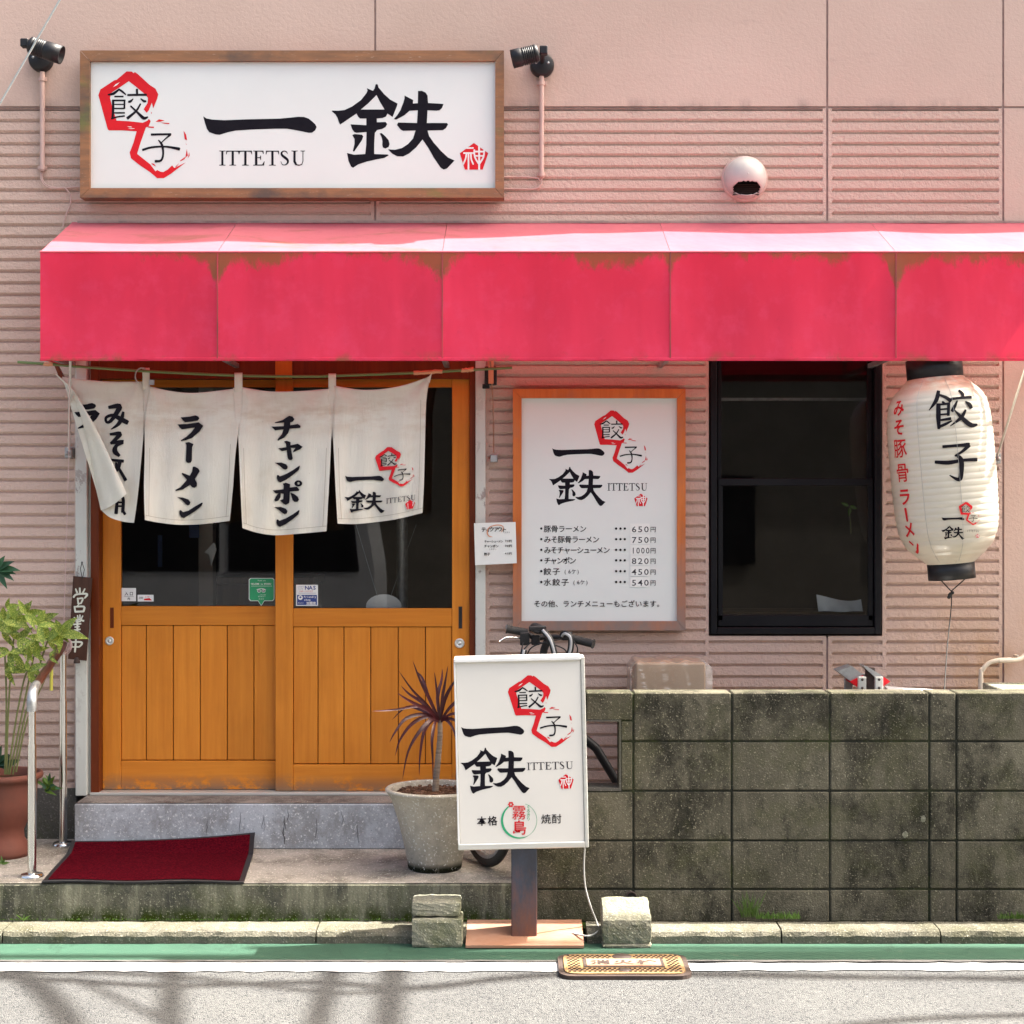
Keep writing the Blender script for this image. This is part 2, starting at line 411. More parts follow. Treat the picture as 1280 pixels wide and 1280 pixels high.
M_['wire'] = simple('twisted_guy_wire', (.50, .54, .52), .4, (.3, .34, .33), 300, metal=.3)
M_['pinkcord'] = simple('pink_cord', (.52, .36, .35), .7)
M_['aucuba'] = mat_leaf('speckled_leaf', (.13, .20, .025), (.09, .155, .02), (.44, .46, .09))
M_['dkleaf'] = mat_leaf('dark_green_leaf', (.035, .10, .045), (.025, .07, .035))
M_['midleaf'] = mat_leaf('weed_leaf', (.10, .18, .03), (.06, .12, .02))
M_['purple'] = mat_leaf('burgundy_leaf', (.075, .015, .018), (.040, .010, .014))
M_['stem'] = simple('green_stem', (.13, .14, .04), .6)
M_['trunk'] = simple('ringed_trunk', (.26, .20, .15), .8, (.14, .10, .08), 12, .6, 50, (1, 1, 9))
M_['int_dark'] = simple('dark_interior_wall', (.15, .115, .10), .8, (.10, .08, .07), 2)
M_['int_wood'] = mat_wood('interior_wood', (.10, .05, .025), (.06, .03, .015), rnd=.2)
M_['chrome'] = M_['steel']
M_['iron'] = simple('rusty_iron_rim', (.028, .016, .013), .7, (.05, .03, .022), 16, .4, 90)
M_['yel'] = simple('yellow_cover_paint', (.27, .17, .065), .7, (.17, .10, .045), 22, .2, 80)
M_['opp'] = simple('opposite_house_wall', (.11, .10, .085), .85, (.08, .072, .06), 1.5)

M_['navyposter'] = simple('blue_poster_paper', (.06, .12, .32), .5)
M_['stitch'] = simple('hem_stitching', (.42, .36, .27), .8)
def mk_special():
    # pillar: old white paint chipped to grey-brown
    t = NT('chipped_pillar_paint')
    c = t.mix(t.rng(t.noise(3, 5, .6), .3, .7), (.56, .56, .51), (.49, .50, .46))
    ch = t.noise(17, 6, .75, (1, 1, .7), None, .3)
    x, y, z = t.xyz()
    reg = t.math('MULTIPLY', t.rng(z, .95, 1.3), t.rng(z, 2.0, 1.7))
    c = t.mix(t.math('MULTIPLY', t.rng(ch, .56, .60), t.rng(reg, 0, 1, .25, 1)), c, (.27, .23, .21))
    t.bump(ch, .2, .002); M_['pillar'] = t.fin(c, .5)
    # noren cloth
    t = NT('noren_cloth'); x, y, z = t.xyz()
    c = t.mix(t.rng(t.noise(1.6, 4, .6), .35, .65), (.80, .775, .69), (.73, .70, .61))
    band = t.math('MULTIPLY', t.rng(t.math('ABSOLUTE', t.math('SUBTRACT', z, 2.08)), 0, .13, 1, 0), t.rng(t.noise(3.2, 5, .7, (1, 1, 3)), .42, .62))
    c = t.mix(t.math('MULTIPLY', band, .6), c, (.50, .33, .21))
    c = t.mix(t.rng(t.noise(5, 5, .7, (1, 1, .7), None, .4), .55, .72, 0, .3), c, (.50, .42, .30))
    c = t.mix(t.rng(t.noise(40, 4, .8), .70, .74, 0, .6), c, (.16, .12, .08))
    wv = t.noise(520, 2, .5, (1, 1, 1)); t.bump(t.math('ADD', t.math('MULTIPLY', wv, .25), t.noise(11, 5, .65, (1.6, 1, .30), None, .3)), .75, .010)
    M_['cloth'] = transl(t.fin(c, .85, spec=.15), .25, (.7, .62, .5))
    # lantern paper
    t = NT('lantern_paper'); x, y, z = t.xyz()
    c = t.mix(t.rng(t.noise(3, 4, .6), .35, .65), (.60, .575, .49), (.54, .515, .435))
    c = t.mix(t.rng(t.noise(26, 5, .75, (1, 1, .4)), .66, .70, 0, .5), c, (.30, .22, .15))
    top = t.math('MULTIPLY', t.rng(z, 2.13, 2.21), t.rng(t.noise(12, 5, .7, (1, 1, 3)), .36, .56))
    c = t.mix(t.math('MULTIPLY', top, .75), c, (.50, .17, .10))  # red reflection on the lantern's top, painted into its colour
    t.bump(t.noise(30, 3, .5), .15, .003)
    M_['lantern'] = transl(t.fin(c, .28, spec=.5, coat=.6), .22, (.75, .68, .55))
    # rusted signpost
    t = NT('rusted_signpost'); x, y, z = t.xyz()
    c = t.mix(t.rng(t.noise(5, 5, .7, (1, 1, .6)), .4, .65), (.030, .040, .062), (.020, .022, .030))
    f = t.math('ADD', t.rng(z, -.02, .28, .8, -.1), t.math('MULTIPLY', t.math('SUBTRACT', t.noise(12, 6, .75, (1.6, 1, .45)), .5), 1.7), clamp=True)
    c = t.mix(f, c, (.16, .055, .028))
    t.bump(t.noise(40, 4, .7), .3, .003); M_['rust'] = t.fin(c, .5, spec=.5)
mk_special()
# ------------------------------------------------------------------ lettering
def fit(pts, s, ox, oy): return [(x/s+ox, y/s+oy) for x, y in pts]
_tc = {}
def font_tris(ch, bold=0.0):
    key = (ch, bold)
    if key in _tc: return _tc[key]
    cu = bpy.data.curves.new('t', 'FONT'); cu.body = ch; cu.size = 1; cu.align_x = 'CENTER'; cu.offset = bold
    cu.resolution_u = 2; cu.fill_mode = 'FRONT'
    ob = bpy.data.objects.new('t', cu); COL.objects.link(ob)
    dg = bpy.context.evaluated_depsgraph_get(); dg.update()
    me = ob.evaluated_get(dg).to_mesh()
    me.calc_loop_triangles()
    vs = [(v.co.x, v.co.y) for v in me.vertices]; ts = [tuple(t.vertices) for t in me.loop_triangles]
    bpy.data.objects.remove(ob); bpy.data.curves.remove(cu)
    _tc[key] = (vs, ts); return _tc[key]

class Print:
    """flat print, kept in photograph pixels and laid on a surface by fn(px,py,lift)"""
    def __init__(s): s.d = {}; s.n = 0; s.T = lambda x, y: (x, y)
    def put(s, mat, vs, ts):
        s.n += 1
        s.d.setdefault(mat, []).append(([s.T(*v) for v in vs], ts, s.n))
    def poly(s, mat, pts, holes=(), smooth=0):
        if smooth: pts = catmull(pts, smooth, True)
        loops = [[Vector((x, y, 0)) for x, y in pts]]+[[Vector((x, y, 0)) for x, y in h] for h in holes]
        ts = tessellate_polygon(loops)
        s.put(mat, [(v.x, v.y) for l in loops for v in l], ts)
    def stroke(s, mat, pts, w=None, n=5):
        pts = [(p[0], p[1], p[2] if len(p) > 2 else w) for p in pts]
        c = catmull(pts, n) if len(pts) > 2 else [tuple(a+(b-a)*k/3 for a, b in zip(pts[0], pts[1])) for k in range(4)]
        L = []; R = []
        for i, p in enumerate(c):
            a = c[max(i-1, 0)]; b = c[min(i+1, len(c)-1)]
            dx, dy = b[0]-a[0], b[1]-a[1]; l = math.hypot(dx, dy) or 1
            nx, ny = -dy/l*p[2]/2, dx/l*p[2]/2
            L.append((p[0]+nx, p[1]+ny)); R.append((p[0]-nx, p[1]-ny))
        vs = []; ts = []
        for a, b in zip(L, R): vs += [a, b]
        for i in range(len(c)-1):
            k = 2*i; ts += [(k, k+1, k+3), (k, k+3, k+2)]
        for idx, q in ((0, c[0]), (len(c)-1, c[-1])):          # rounded ends
            p1, p2 = L[idx], R[idx]; oth = c[1] if idx == 0 else c[-2]
            dx, dy = q[0]-oth[0], q[1]-oth[1]; l = math.hypot(dx, dy) or 1
            e = .42*q[2]; n0 = len(vs)
            vs += [((p1[0]*.8+q[0]*.2)+dx/l*e*.7, (p1[1]*.8+q[1]*.2)+dy/l*e*.7), ((p2[0]*.8+q[0]*.2)+dx/l*e*.7, (p2[1]*.8+q[1]*.2)+dy/l*e*.7)]
            ts += [(2*idx, 2*idx+1, n0+1), (2*idx, n0+1, n0)]
        s.put(mat, vs, ts)
    def text(s, mat, st, x, y, size, bold=0.0, sx=1.0, sy=1.0, rot=0.0, adv=None, vertical=False, jit=0):
        """x,y = centre of first glyph; adv = pitch in px"""
        adv = adv or size
        c, sn = math.cos(rot), math.sin(rot)
        for i, ch in enumerate(st):
            if ch == ' ': continue
            vs, ts = font_tris(ch, bold)
            if not vs: continue
            if ch in '0123456789.()ABCDEFGHIJKLMNOPQRSTUVWXYZabcdefghijklmnopqrstuvwxyz': cy = .36
            else: cy = .38
            ox = 0 if vertical else adv*i; oy = adv*i if vertical else 0
            jx = random.uniform(-jit, jit); jy = random.uniform(-jit, jit)
            out = []
            for vx, vy in vs:
                lx = vx*size*sx+ox+jx; ly = -(vy-cy)*size*sy+oy+jy
                out.append((x+lx*c-ly*sn, y+lx*sn+ly*c))
            s.put(mat, out, ts)
    def build(s, fn, parent, names, cut=0):
        for mat, items in s.d.items():
            mb = MB()
            for vs, ts, n in items:
                if cut:
                    bm = bmesh.new(); bv = [bm.verts.new((x, y, 0)) for x, y in vs]
                    for t in ts:
                        try: bm.faces.new([bv[i] for i in t])
                        except ValueError: pass
                    xs = [v[0] for v in vs]; ys = [v[1] for v in vs]
                    for lo, hi, ax in ((min(xs), max(xs), 0), (min(ys), max(ys), 1)):
                        k = math.ceil(lo/cut)*cut
                        while k < hi:
                            co = (k, 0, 0) if ax == 0 else (0, k, 0); no = (1, 0, 0) if ax == 0 else (0, 1, 0)
                            bmesh.ops.bisect_plane(bm, geom=bm.verts[:]+bm.edges[:]+bm.faces[:], plane_co=co, plane_no=no)
                            k += cut
                    bm.verts.index_update()
                    vs2 = [(v.co.x, v.co.y) for v in bm.verts]; ts2 = [tuple(v.index for v in f.verts) for f in bm.faces]; bm.free()
                else: vs2, ts2 = vs, ts
                mb.add([fn(x, y, .0004+.000015*n) for x, y in vs2], ts2)
            if mb.f: mb.build(names.get(mat, 'lettering'), M_[mat], parent)

TETSU = [[(38,345),(100,347),(165,340),(240,305),(330,240),(385,170),(395,145),(388,122),(450,148),(465,125),(475,85),(486,80),(497,85),(505,115),(560,180),(620,235),(695,275),(690,300),(645,410),(595,375),(580,405),(545,420),(488,425),(488,462),(575,460),(592,480),(575,510),(540,530),(490,540),(468,570),(462,680),(462,780),(600,785),(605,795),(560,820),(480,835),(390,855),(300,885),(250,918),(230,905),(205,850),(190,770),(260,787),(372,780),(382,690),(385,560),(285,568),(262,560),(240,530),(225,483),(300,487),(383,492),(383,425),(320,425),(300,405),(285,375),(122,485),(110,465),(95,420),(75,385),(40,355)],
 [(243,590),(265,580),(340,587),(352,605),(340,640),(262,755),(248,752),(265,680),(265,630)],
 [(517,575),(535,570),(570,600),(605,640),(616,680),(605,710),(575,725),(550,715),(542,690),(545,650),(535,610)],
 [(765,195),(852,240),(848,275),(898,272),(900,150),(940,148),(975,165),(995,195),(1000,270),(1100,275),(1155,280),(1140,320),(1115,343),(1085,347),(995,343),(988,470),(1190,470),(1200,485),(1180,520),(1150,542),(995,545),(1010,600),(1060,670),(1130,750),(1200,815),(1265,845),(1190,925),(1155,935),(1125,915),(1060,820),(1000,715),(945,635),(880,715),(810,775),(750,805),(690,802),(640,775),(600,733),(670,738),(740,720),(800,680),(850,625),(875,545),(750,548),(725,535),(690,490),(700,465),(890,470),(898,343),(815,348),(760,395),(680,437),(657,430),(690,395),(725,340),(755,260),(765,225)]]
TETSU_HOLE = [(328,335),(400,275),(485,190),(520,260),(565,335)]
ICHI = [(35,45),(70,68),(130,80),(260,87),(500,78),(850,70),(960,60),(1050,50),(1110,52),(1160,70),(1200,102),(1230,130),(1245,160),(1230,195),(1195,220),(1160,222),(1080,205),(1000,190),(930,178),(800,178),(550,187),(380,198),(300,215),(210,243),(170,240),(100,215),(75,180),(55,120)]
SERIF = {'I': (.42, [(0,0),(.42,0),(.42,.04),(.28,.06),(.28,.94),(.42,.96),(.42,1),(0,1),(0,.96),(.14,.94),(.14,.06),(0,.04)]),
 'T': (.85, [(0,0),(.85,0),(.87,.25),(.83,.25),(.78,.08),(.5,.06),(.5,.94),(.65,.96),(.65,1),(.2,1),(.2,.96),(.35,.94),(.35,.06),(.07,.08),(.02,.25),(-.02,.25)]),
 'E': (.75, [(0,0),(.68,0),(.7,.22),(.66,.22),(.6,.07),(.28,.06),(.28,.45),(.45,.44),(.48,.33),(.52,.33),(.52,.62),(.48,.62),(.45,.5),(.28,.5),(.28,.94),(.6,.93),(.72,.72),(.76,.73),(.72,1),(0,1),(0,.96),(.12,.94),(.12,.06),(0,.04)]),
 'U': (.9, [(0,0),(.42,0),(.42,.04),(.28,.06),(.28,.7),(.38,.92),(.55,.94),(.68,.88),(.74,.7),(.74,.06),(.6,.04),(.6,0),(.9,0),(.9,.04),(.79,.06),(.79,.72),(.7,.95),(.5,1.02),(.25,.97),(.13,.75),(.13,.06),(0,.04)])}
LOGO_RED = [(655,460),(700,350),(712,300),(680,235),(610,190),(540,125),(480,70),(445,45),(430,58),(410,40),(350,38),(235,135),(210,140),(50,245),(28,310),(80,500),(135,700),(150,712),(300,712),(465,722),(430,850),(385,965),(400,1030),(500,1110),(620,1190),(700,1258),(775,1258),(860,1205),(1025,1078),(895,1142),(870,1112),(820,1160),(770,1188),(740,1185),(700,1165),(680,1180),(620,1100),(470,980),(510,850),(570,680),(605,660),(625,605),(605,580),(590,600),(535,625),(380,608),(235,600),(210,520),(185,440),(160,340),(180,280),(280,215),(375,150),(460,215),(550,290),(595,340),(590,400),(545,470),(580,512),(605,480),(638,395)]
LOGO_BITS = [[(680,615),(720,585),(785,600),(740,612)],[(735,622),(840,628),(835,640),(780,635)],[(575,665),(665,670),(660,685),(600,680)],[(1000,715),(1030,760),(1042,825),(1015,815)],[(1025,855),(1040,880),(1030,872)],[(1038,925),(1050,1000),(1022,1022)],[(960,1058),(1030,1008),(1012,1040),(965,1066)],[(630,1085),(665,1095),(687,1125),(650,1108)],[(1065,960),(1070,1000),(1050,1032)],[(630,500),(640,510),(632,528)],[(905,1130),(950,1085),(945,1095),(920,1128)]]
KOU = [[(140,305,18),(200,292,32),(265,243,20)],[(262,243,20),(300,268,24),(340,302,16)],[(215,325,18),(310,325,18)],[(190,370,20),(332,370,20)],[(196,370,26),(196,480,28),(188,578,26)],[(326,370,20),(325,460,22)],[(205,415,13),(320,415,13)],[(205,462,16),(322,462,18)],[(210,512,17),(325,512,19)],[(178,578,20),(250,557,18),(325,548,18)],
 [(468,245,26),(470,302,24)],[(365,308,24),(575,305,24)],[(425,352,10),(395,380,28),(375,385,26)],[(512,350,12),(548,378,28),(570,378,20)],[(508,410,18),(460,490,24),(362,572,34)],[(398,435,18),(480,512,26),(545,572,38),(590,560,18)]]
SHI = [[(635,760,26),(855,755,22)],[(850,762,24),(790,812,15),(735,865,13)],[(715,825,14),(755,880,28),(768,980,22),(745,1055,26),(680,1065,30)],[(535,935,26),(640,905,24),(800,898,22),(950,925,36)]]

def brand(p, mat, ix, iy, isx, isy=None, tx=0, ty=0, tsx=1, tsy=None):
    """the two big brush characters: ICHI with its top-left at ix,iy, TETSU at tx,ty"""
    isy = isy or isx; tsy = tsy or tsx
    p.poly(mat, [(ix+(x-35)/8.533*isx, iy+(y-45)/8.533*isy) for x, y in ICHI])
    f = lambda q: [(tx+(x-38)/8*tsx, ty+(y-80)/8*tsy) for x, y in q]
    p.poly(mat, f(TETSU[0]), [f(TETSU_HOLE)])
    for q in TETSU[1:]: p.poly(mat, f(q))
def ittetsu(p, mat, x, y, h, w):
    k = w/5.72
    for ch, o in zip('ITTE T U', (0, .47, 1.31, 2.25, 0, 3.1, 0, 4.78)):
        if ch == ' ': continue
        p.poly(mat, [(x+(o+a)*k, y+b*h) for a, b in SERIF[ch][1]])
    S = [(.50,.22,.03),(.44,.09,.06),(.28,.03,.07),(.12,.12,.11),(.14,.30,.15),(.34,.47,.17),(.50,.62,.16),(.52,.80,.12),(.36,.95,.07),(.16,.93,.05),(.06,.72,.03)]
    p.stroke(mat, [(x+(4.02+a)*k, y+b*h, c*k*1.0) for a, b, c in S], n=4)
def logo(p, x, y, sx, sy=None, red='red', ink='ink'):
    """pentagon emblem with its two small characters; x,y = top left, scale 1 = big sign"""
    sy = sy or sx
    f = lambda q: [(x+(a-28)/9.14*sx, y+(b-38)/9.14*sy) for a, b in q]
    p.poly(red, f(LOGO_RED))
    for q in LOGO_BITS: p.poly(red, f(q))
    if sx > .5:
        p.poly('wht', f([(195,218),(225,185),(272,162),(240,195)])); p.poly('wht', f([(355,668),(400,668),(415,678),(380,676)])); p.poly('wht', f([(365,690),(440,688),(440,694),(400,697)]))
    for st in KOU+SHI: p.stroke(ink, [(x+(a-28)/9.14*sx, y+(b-38)/9.14*sy, w/9.14*sx) for a, b, w in st], n=3)
def seal(p, x, y, s, red='red', wht='wht'):
    g = lambda a, b: (x+(a-315)/21.33*s, y+(b-185)/21.33*s)
    p.poly(red, [g(*q) for q in [(690,185),(1070,455),(925,895),(450,895),(315,460)]])
    for st, w in (([(500,320),(670,320)], 42), ([(420,455),(690,455)], 45), ([(545,470),(545,905)], 45), ([(490,470),(470,600),(405,750)], 42), ([(610,480),(620,620),(672,750)], 42),
                  ([(830,235),(830,905)], 50), ([(700,370),(715,560),(820,740)], 45), ([(965,370),(945,560),(835,740)], 45), ([(710,415),(955,415)], 45), ([(715,530),(940,530)], 40)):
        p.stroke(wht, [(*g(a, b), w/21.33*s) for a, b in st], n=3)
RA = [[(178,100),(270,92),(335,78),(365,90),(378,110),(360,135),(300,145),(225,152),(200,130)],
 [(145,175),(250,170),(370,152),(418,190),(380,250),(300,320),(230,345),(182,353),(180,343),(240,305),(290,260),(328,208),(260,218),(190,228),(165,205)]]
BAR = [[(230,370),(265,362),(315,385),(300,420),(297,560),(285,582),(262,587),(240,580),(232,560),(240,400)]]
ME = [[(308,625),(330,625),(365,645),(382,672),(355,715),(330,755),(352,800),(350,835),(325,852),(300,845),(278,820),(200,870),(125,885),(122,873),(175,845),(245,765),(190,705),(192,692),(215,698),(275,722),(298,680),(303,650)]]
NN = [[(142,950),(200,955),(260,975),(282,1005),(275,1030),(255,1040),(235,1030),(195,985)],[(165,1095),(178,1088),(205,1110),(260,1095),(330,1050),(400,1010),(415,1012),(400,1045),(340,1095),(270,1140),(212,1175),(185,1165),(165,1130)]]
CHI = [[(152,148),(230,125),(300,80),(335,88),(355,115),(340,140),(312,148),(312,178),(390,165),(420,185),(415,205),(380,208),(305,213),(290,260),(250,305),(185,337),(180,325),(225,270),(243,220),(155,230),(117,192),(245,188),(248,150),(155,155)]]
YA = [[(248,345),(275,338),(315,352),(315,385),(390,368),(440,400),(415,425),(340,458),(345,440),(365,412),(318,410),(325,450),(338,520),(325,537),(298,535),(285,515),(275,435),(225,445),(188,415),(270,405),(268,370)]]
N2 = [[(152,565),(220,562),(270,580),(287,605),(280,630),(258,637),(235,625),(195,590)],[(175,695),(188,690),(205,705),(270,680),(340,640),(405,595),(412,600),(400,640),(340,690),(270,740),(210,768),(185,755),(173,725)]]
PO = [[(235,780),(265,770),(310,785),(308,820),(380,812),(405,840),(400,855),(308,862),(305,930),(300,980),(265,998),(240,985),(205,955),(240,940),(243,885),(215,880),(212,920),(190,955),(160,965),(148,950),(165,910),(190,880),(160,880),(133,850),(243,838),(245,800)],[(312,872),(350,885),(390,915),(402,945),(385,968),(355,968),(335,950)]]
def flat(d, lean=None):
    return lambda x, y, h: P(x, y, d-h)
# ================================================================== GROUND
ZR = -.055
g = MB()
g.add([(-60, -40, ZR), (60, -40, ZR), (60, 60, ZR), (-60, 60, ZR)], [(0, 1, 2, 3)])
struct(g.build('road', M_['asphalt'], loc=(0, 0, ZR)))
def strip(name, pts, m, z):
    mb = MB(); mb.add([(x, y, z) for x, y in pts], [tuple(range(len(pts)))]); return struct(mb.build(name, m))
def wavy(x0, x1, d0, d1, amp, step=.06):
    n = int((x1-x0)/step); a = []; b = []
    for i in range(n+1):
        x = x0+(x1-x0)*i/n
        a.append((x, d0+random.uniform(-amp, amp))); b.append((x, d1+random.uniform(-amp*.5, amp*.5)))
    return a, b
def ribbon(name, x0, x1, d0, d1, m, z, amp=.006):
    a, b = wavy(x0, x1, d0, d1, amp); mb = MB(); n = len(a)
    mb.add([(x, y, z) for x, y in a]+[(x, y, z) for x, y in b], [(i, i+1, n+i+1, n+i) for i in range(n-1)])
    return struct(mb.build(name, m))
ribbon('green_lane_marking', -8, 8, 6.12, 6.40, M_['greenp'], ZR+.004, .007)
ribbon('white_edge_line', -8, X(705, 6.05), 5.985, 6.105, M_['whitep'], ZR+.004, .012)
ribbon('white_edge_line', X(858, 6.05), 8, 6.0, 6.095, M_['whitep'], ZR+.004, .012)
# tar seam between green and white paint
ribbon('tar_seam', -8, 8, 6.103, 6.125, simple('tar_seam', (.05, .048, .045), .8, (.09, .085, .08), 30, .4, 200), ZR+.008, .006)
# gutter behind the kerb
g = MB(); g.box((-8, 6.50, ZR-.1), (8, 6.64, -.028)); struct(g.build('mossy_gutter', M_['moss']))
# kerb, stone by stone
kerb = bpy.data.objects.new('kerb', None); COL.objects.link(kerb); kerb.location = (0, 6.43, ZR); kerb['kind'] = 'structure'
edges = [-500, -190, 3, 395, 584]
def kerb_stone(x0, x1):
    a, b = X(x0, 6.37)+.003, X(x1, 6.37)-.003
    n = max(6, int((b-a)/.035)); prof = [(6.37, ZR-.02), (6.367, -.022), (6.376, -.006), (6.392, .0), (6.50, .002), (6.512, -.01), (6.512, ZR)]
    mb = MB(); vs = []
    for i in range(n+1):
        for j, (y, z) in enumerate(prof):
            r = .0035 if j in (1, 2, 3) else .0012
            vs.append((a+(b-a)*i/n, y+random.uniform(-r, r), z+random.uniform(-r, r)))
    m = len(prof)
    fs = [(i*m+j, (i+1)*m+j, (i+1)*m+j+1, i*m+j+1) for i in range(n) for j in range(m-1)]
    fs += [tuple(range(m)), tuple(n*m+j for j in reversed(range(m)))]
    mb.add(vs, fs); mb.build('kerb_stone', M_['kerb'], kerb)
for a, b in zip(edges[:-1], edges[1:]): kerb_stone(a, b)
for a, b in ((733, 977), (977, 1176), (1176, 1400), (1400, 1700)): kerb_stone(a, b)
# ================================================================== PLATFORM, STEP
PZ = .13
g = MB(); xr = X(672, 6.6)
g.box((-6, 6.6, ZR-.1), (xr, 7.62, PZ-.0), .006)
plat = struct(g.build('platform', M_['platf']))
g = MB(); g.add([(-6, 6.604, PZ+.003), (xr-.004, 6.604, PZ+.003), (xr-.004, 7.60, PZ+.003), (-6, 7.60, PZ+.003)], [(0, 1, 2, 3)])
struct(g.build('platform_top', M_['plat']))
g = MB(); g.box((xr, 6.75, ZR-.1), (6, 7.62, PZ)); struct(g.build('yard_floor', simple('pale_yard_concrete', (.50, .42, .33), .9, (.42, .35, .27), 3, .3, 60)))
SZ = .335
sx0, sx1 = X(93, 7.27), X(672, 7.27)
g = MB(); g.box((sx0, 7.27, PZ+.003), (sx1, 7.62, SZ), .004); st = struct(g.build('doorstep', M_['step']))
g = MB(); g.add([(sx0+.004, 7.276, SZ+.003), (sx1-.004, 7.276, SZ+.003), (sx1-.004, 7.60, SZ+.003), (sx0+.004, 7.60, SZ+.003)], [(0, 1, 2, 3)])
struct(g.build('doorstep_tread', M_['stept']))
g = MB()     # hairline cracks of the riser, cut as thin dark slivers proud by a hair
for pts in ([(846, 1012), (843, 1020), (845, 1030), (841, 1042)],): pass
for cx, y0, y1, w in ((261, 1024, 1044, .5), (329, 1018, 1036, .5), (332, 1020, 1040, .4), (356, 1020, 1036, .9), (359, 1012, 1030, .6), (356, 1034, 1056, 1.1), (394, 1022, 1052, .6), (426, 1014, 1034, .6), (301, 1015, 1040, .5), (447, 1030, 1054, .6)):
    n = 7; L = []; R = []
    x = cx
    for i in range(n):
        y = y0+(y1-y0)*i/(n-1); x += random.uniform(-1.3, 1.3); ww = w*(.3+.7*math.sin(math.pi*(i+.4)/n))
        L.append(P(x-ww/2, y, 7.268)); R.append(P(x+ww/2, y, 7.268))
    g.add(L+R, [(i, i+1, n+i+1, n+i) for i in range(n-1)])
struct(g.build('doorstep_crack', M_['ink2']))

# ================================================================== BUILDING
bld = thing('shop_building', (0, W, 0), 'pink rendered ramen shop front with ribbed siding, wooden sliding doors and a dark window', 'building')
PITCH = 14.49/270.13; Z0 = Z(153, W); GD = .013
def zrows(z0, z1):
    rows = [(z0, 0)]
    k = math.floor((z0-Z0)/PITCH)-1
    while True:
        b = Z0+k*PITCH
        if b > z1: break
        for dz, dd in ((0, GD), (.0045, GD), (.0175, .0), (PITCH-.0012, 0)):
            z = b+dz
            if z0+.001 < z < z1-.001: rows.append((z, dd))
        k += 1
    # depth at the two ends
    def dep(z):
        t = (z-Z0) % PITCH
        return GD if t < .0045 else (GD*(1-(t-.0045)/.013) if t < .0175 else 0)
    rows[0] = (z0, dep(z0)); rows.append((z1, dep(z1)))
    return rows
def ribbed(mb, x0, x1, z0, z1, ml=True, mr=True, depth=W):
    rows = zrows(z0, z1); m = .014; e = .007
    cols = [(x0, 0)] + ([(x0+m, 0), (x0+m+e, 1)] if ml else [])
    if not ml: cols = [(x0, 1)]
    cols += ([(x1-m-e, 1), (x1-m, 0), (x1, 0)] if mr else [(x1, 1)])
    vs = [(x, depth+d*k, z) for z, d in rows for x, k in cols]
    n = len(cols)
    fs = [(j*n+i, j*n+i+1, (j+1)*n+i+1, (j+1)*n+i) for j in range(len(rows)-1) for i in range(n-1)]
    mb.add(vs, fs)
def plain(mb, x0, x1, z0, z1, depth=W): mb.add([(x0, depth, z0), (x1, depth, z0), (x1, depth, z1), (x0, depth, z1)], [(0, 1, 2, 3)])
def ret(mb, x, z0, z1, d=.02): mb.add([(x, W, z0), (x, W+d, z0), (x, W+d, z1), (x, W, z1)], [(0, 1, 2, 3)])
def reth(mb, x0, x1, z, d=.02): mb.add([(x0, W, z), (x1, W, z), (x1, W+d, z), (x0, W+d, z)], [(0, 1, 2, 3)])
JW = .005
def wx(px): return X(px, W)
def wz(py): return Z(py, W)
HL, HR, XS = 5.15, 4.045, 1.05      # unseen parapet heights, stepped at XS to shape the shadow on the awning
zt = wz(134)
xa, xb, xc, xd, xe, xf = -6.0, wx(469), wx(1034), wx(1254), 6.0, 0
# plain upper panels
for x0, x1, top in ((xa, xb-JW, HL), (xb+JW, xc-JW, None), (xc+JW, xd-JW, HR), (xd+JW, xe, HR)):
    mb = MB()
    if top is None:
        plain(mb, x0, XS, zt+JW, HL) ; plain(mb, XS, x1, zt+JW, HR)
    else: plain(mb, x0, x1, zt+JW, top)
    for x in (x0, x1): ret(mb, x, zt+JW, top or HR)
    reth(mb, x0, x1, zt+JW); mb.build('upper_wall_panel', M_['wall_up'], bld)
DX0, DX1 = wx(97), wx(607); WX0, WX1 = wx(886), wx(1103)
zb = wz(430); WZ0 = wz(795); zd = PZ
zf = wz(985)
mb = MB(); ribbed(mb, xa, xb-JW, zb, zt-JW, False, True); ribbed(mb, xa, DX0, zf, zb, False, True)
ret(mb, xb-JW, zb, zt-JW); reth(mb, xa, xb-JW, zt-JW); ret(mb, DX0, zf, zb, .1); mb.build('ribbed_wall_panel', M_['wall'], bld)
mb = MB(); ribbed(mb, xb+JW, xc-JW, zb, zt-JW); ribbed(mb, DX1, WX0, zd, zb, True, True); ribbed(mb, WX0, xc-JW, zd, WZ0, False, True)
for x in (xb+JW, xc-JW): ret(mb, x, zb, zt-JW)
ret(mb, xc-JW, zd, WZ0); ret(mb, WX0, WZ0, zb, .1); reth(mb, WX0, xc-JW, WZ0, .1)
reth(mb, xb+JW, xc-JW, zt-JW); ret(mb, DX1, zd, zb, .1); mb.build('ribbed_wall_panel', M_['wall'], bld)
mb = MB(); ribbed(mb, xc+JW, xd-JW, zb, zt-JW); ribbed(mb, WX1, xd-JW, zd, zb); ribbed(mb, xc+JW, WX1, zd, WZ0, True, False)
for x in (xc+JW, xd-JW): ret(mb, x, zd if x > 2 else zb, zt-JW)
ret(mb, xc+JW, zd, WZ0); ret(mb, WX1, WZ0, zb, .1); reth(mb, xc+JW, WX1, WZ0, .1); reth(mb, xc+JW, xd-JW, zt-JW)
mb.build('ribbed_wall_panel', M_['wall'], bld)
mb = MB(); plain(mb, xd+JW, xe, zd, zt-JW); ret(mb, xd+JW, zd, zt-JW); reth(mb, xd+JW, xe, zt-JW); mb.build('plain_wall_panel', M_['wall_up'], bld)
mb = MB(); mb.box((xa, W-.004, -.05), (DX0-.004, W+.09, zf)); mb.build('foundation', M_['found'], bld)
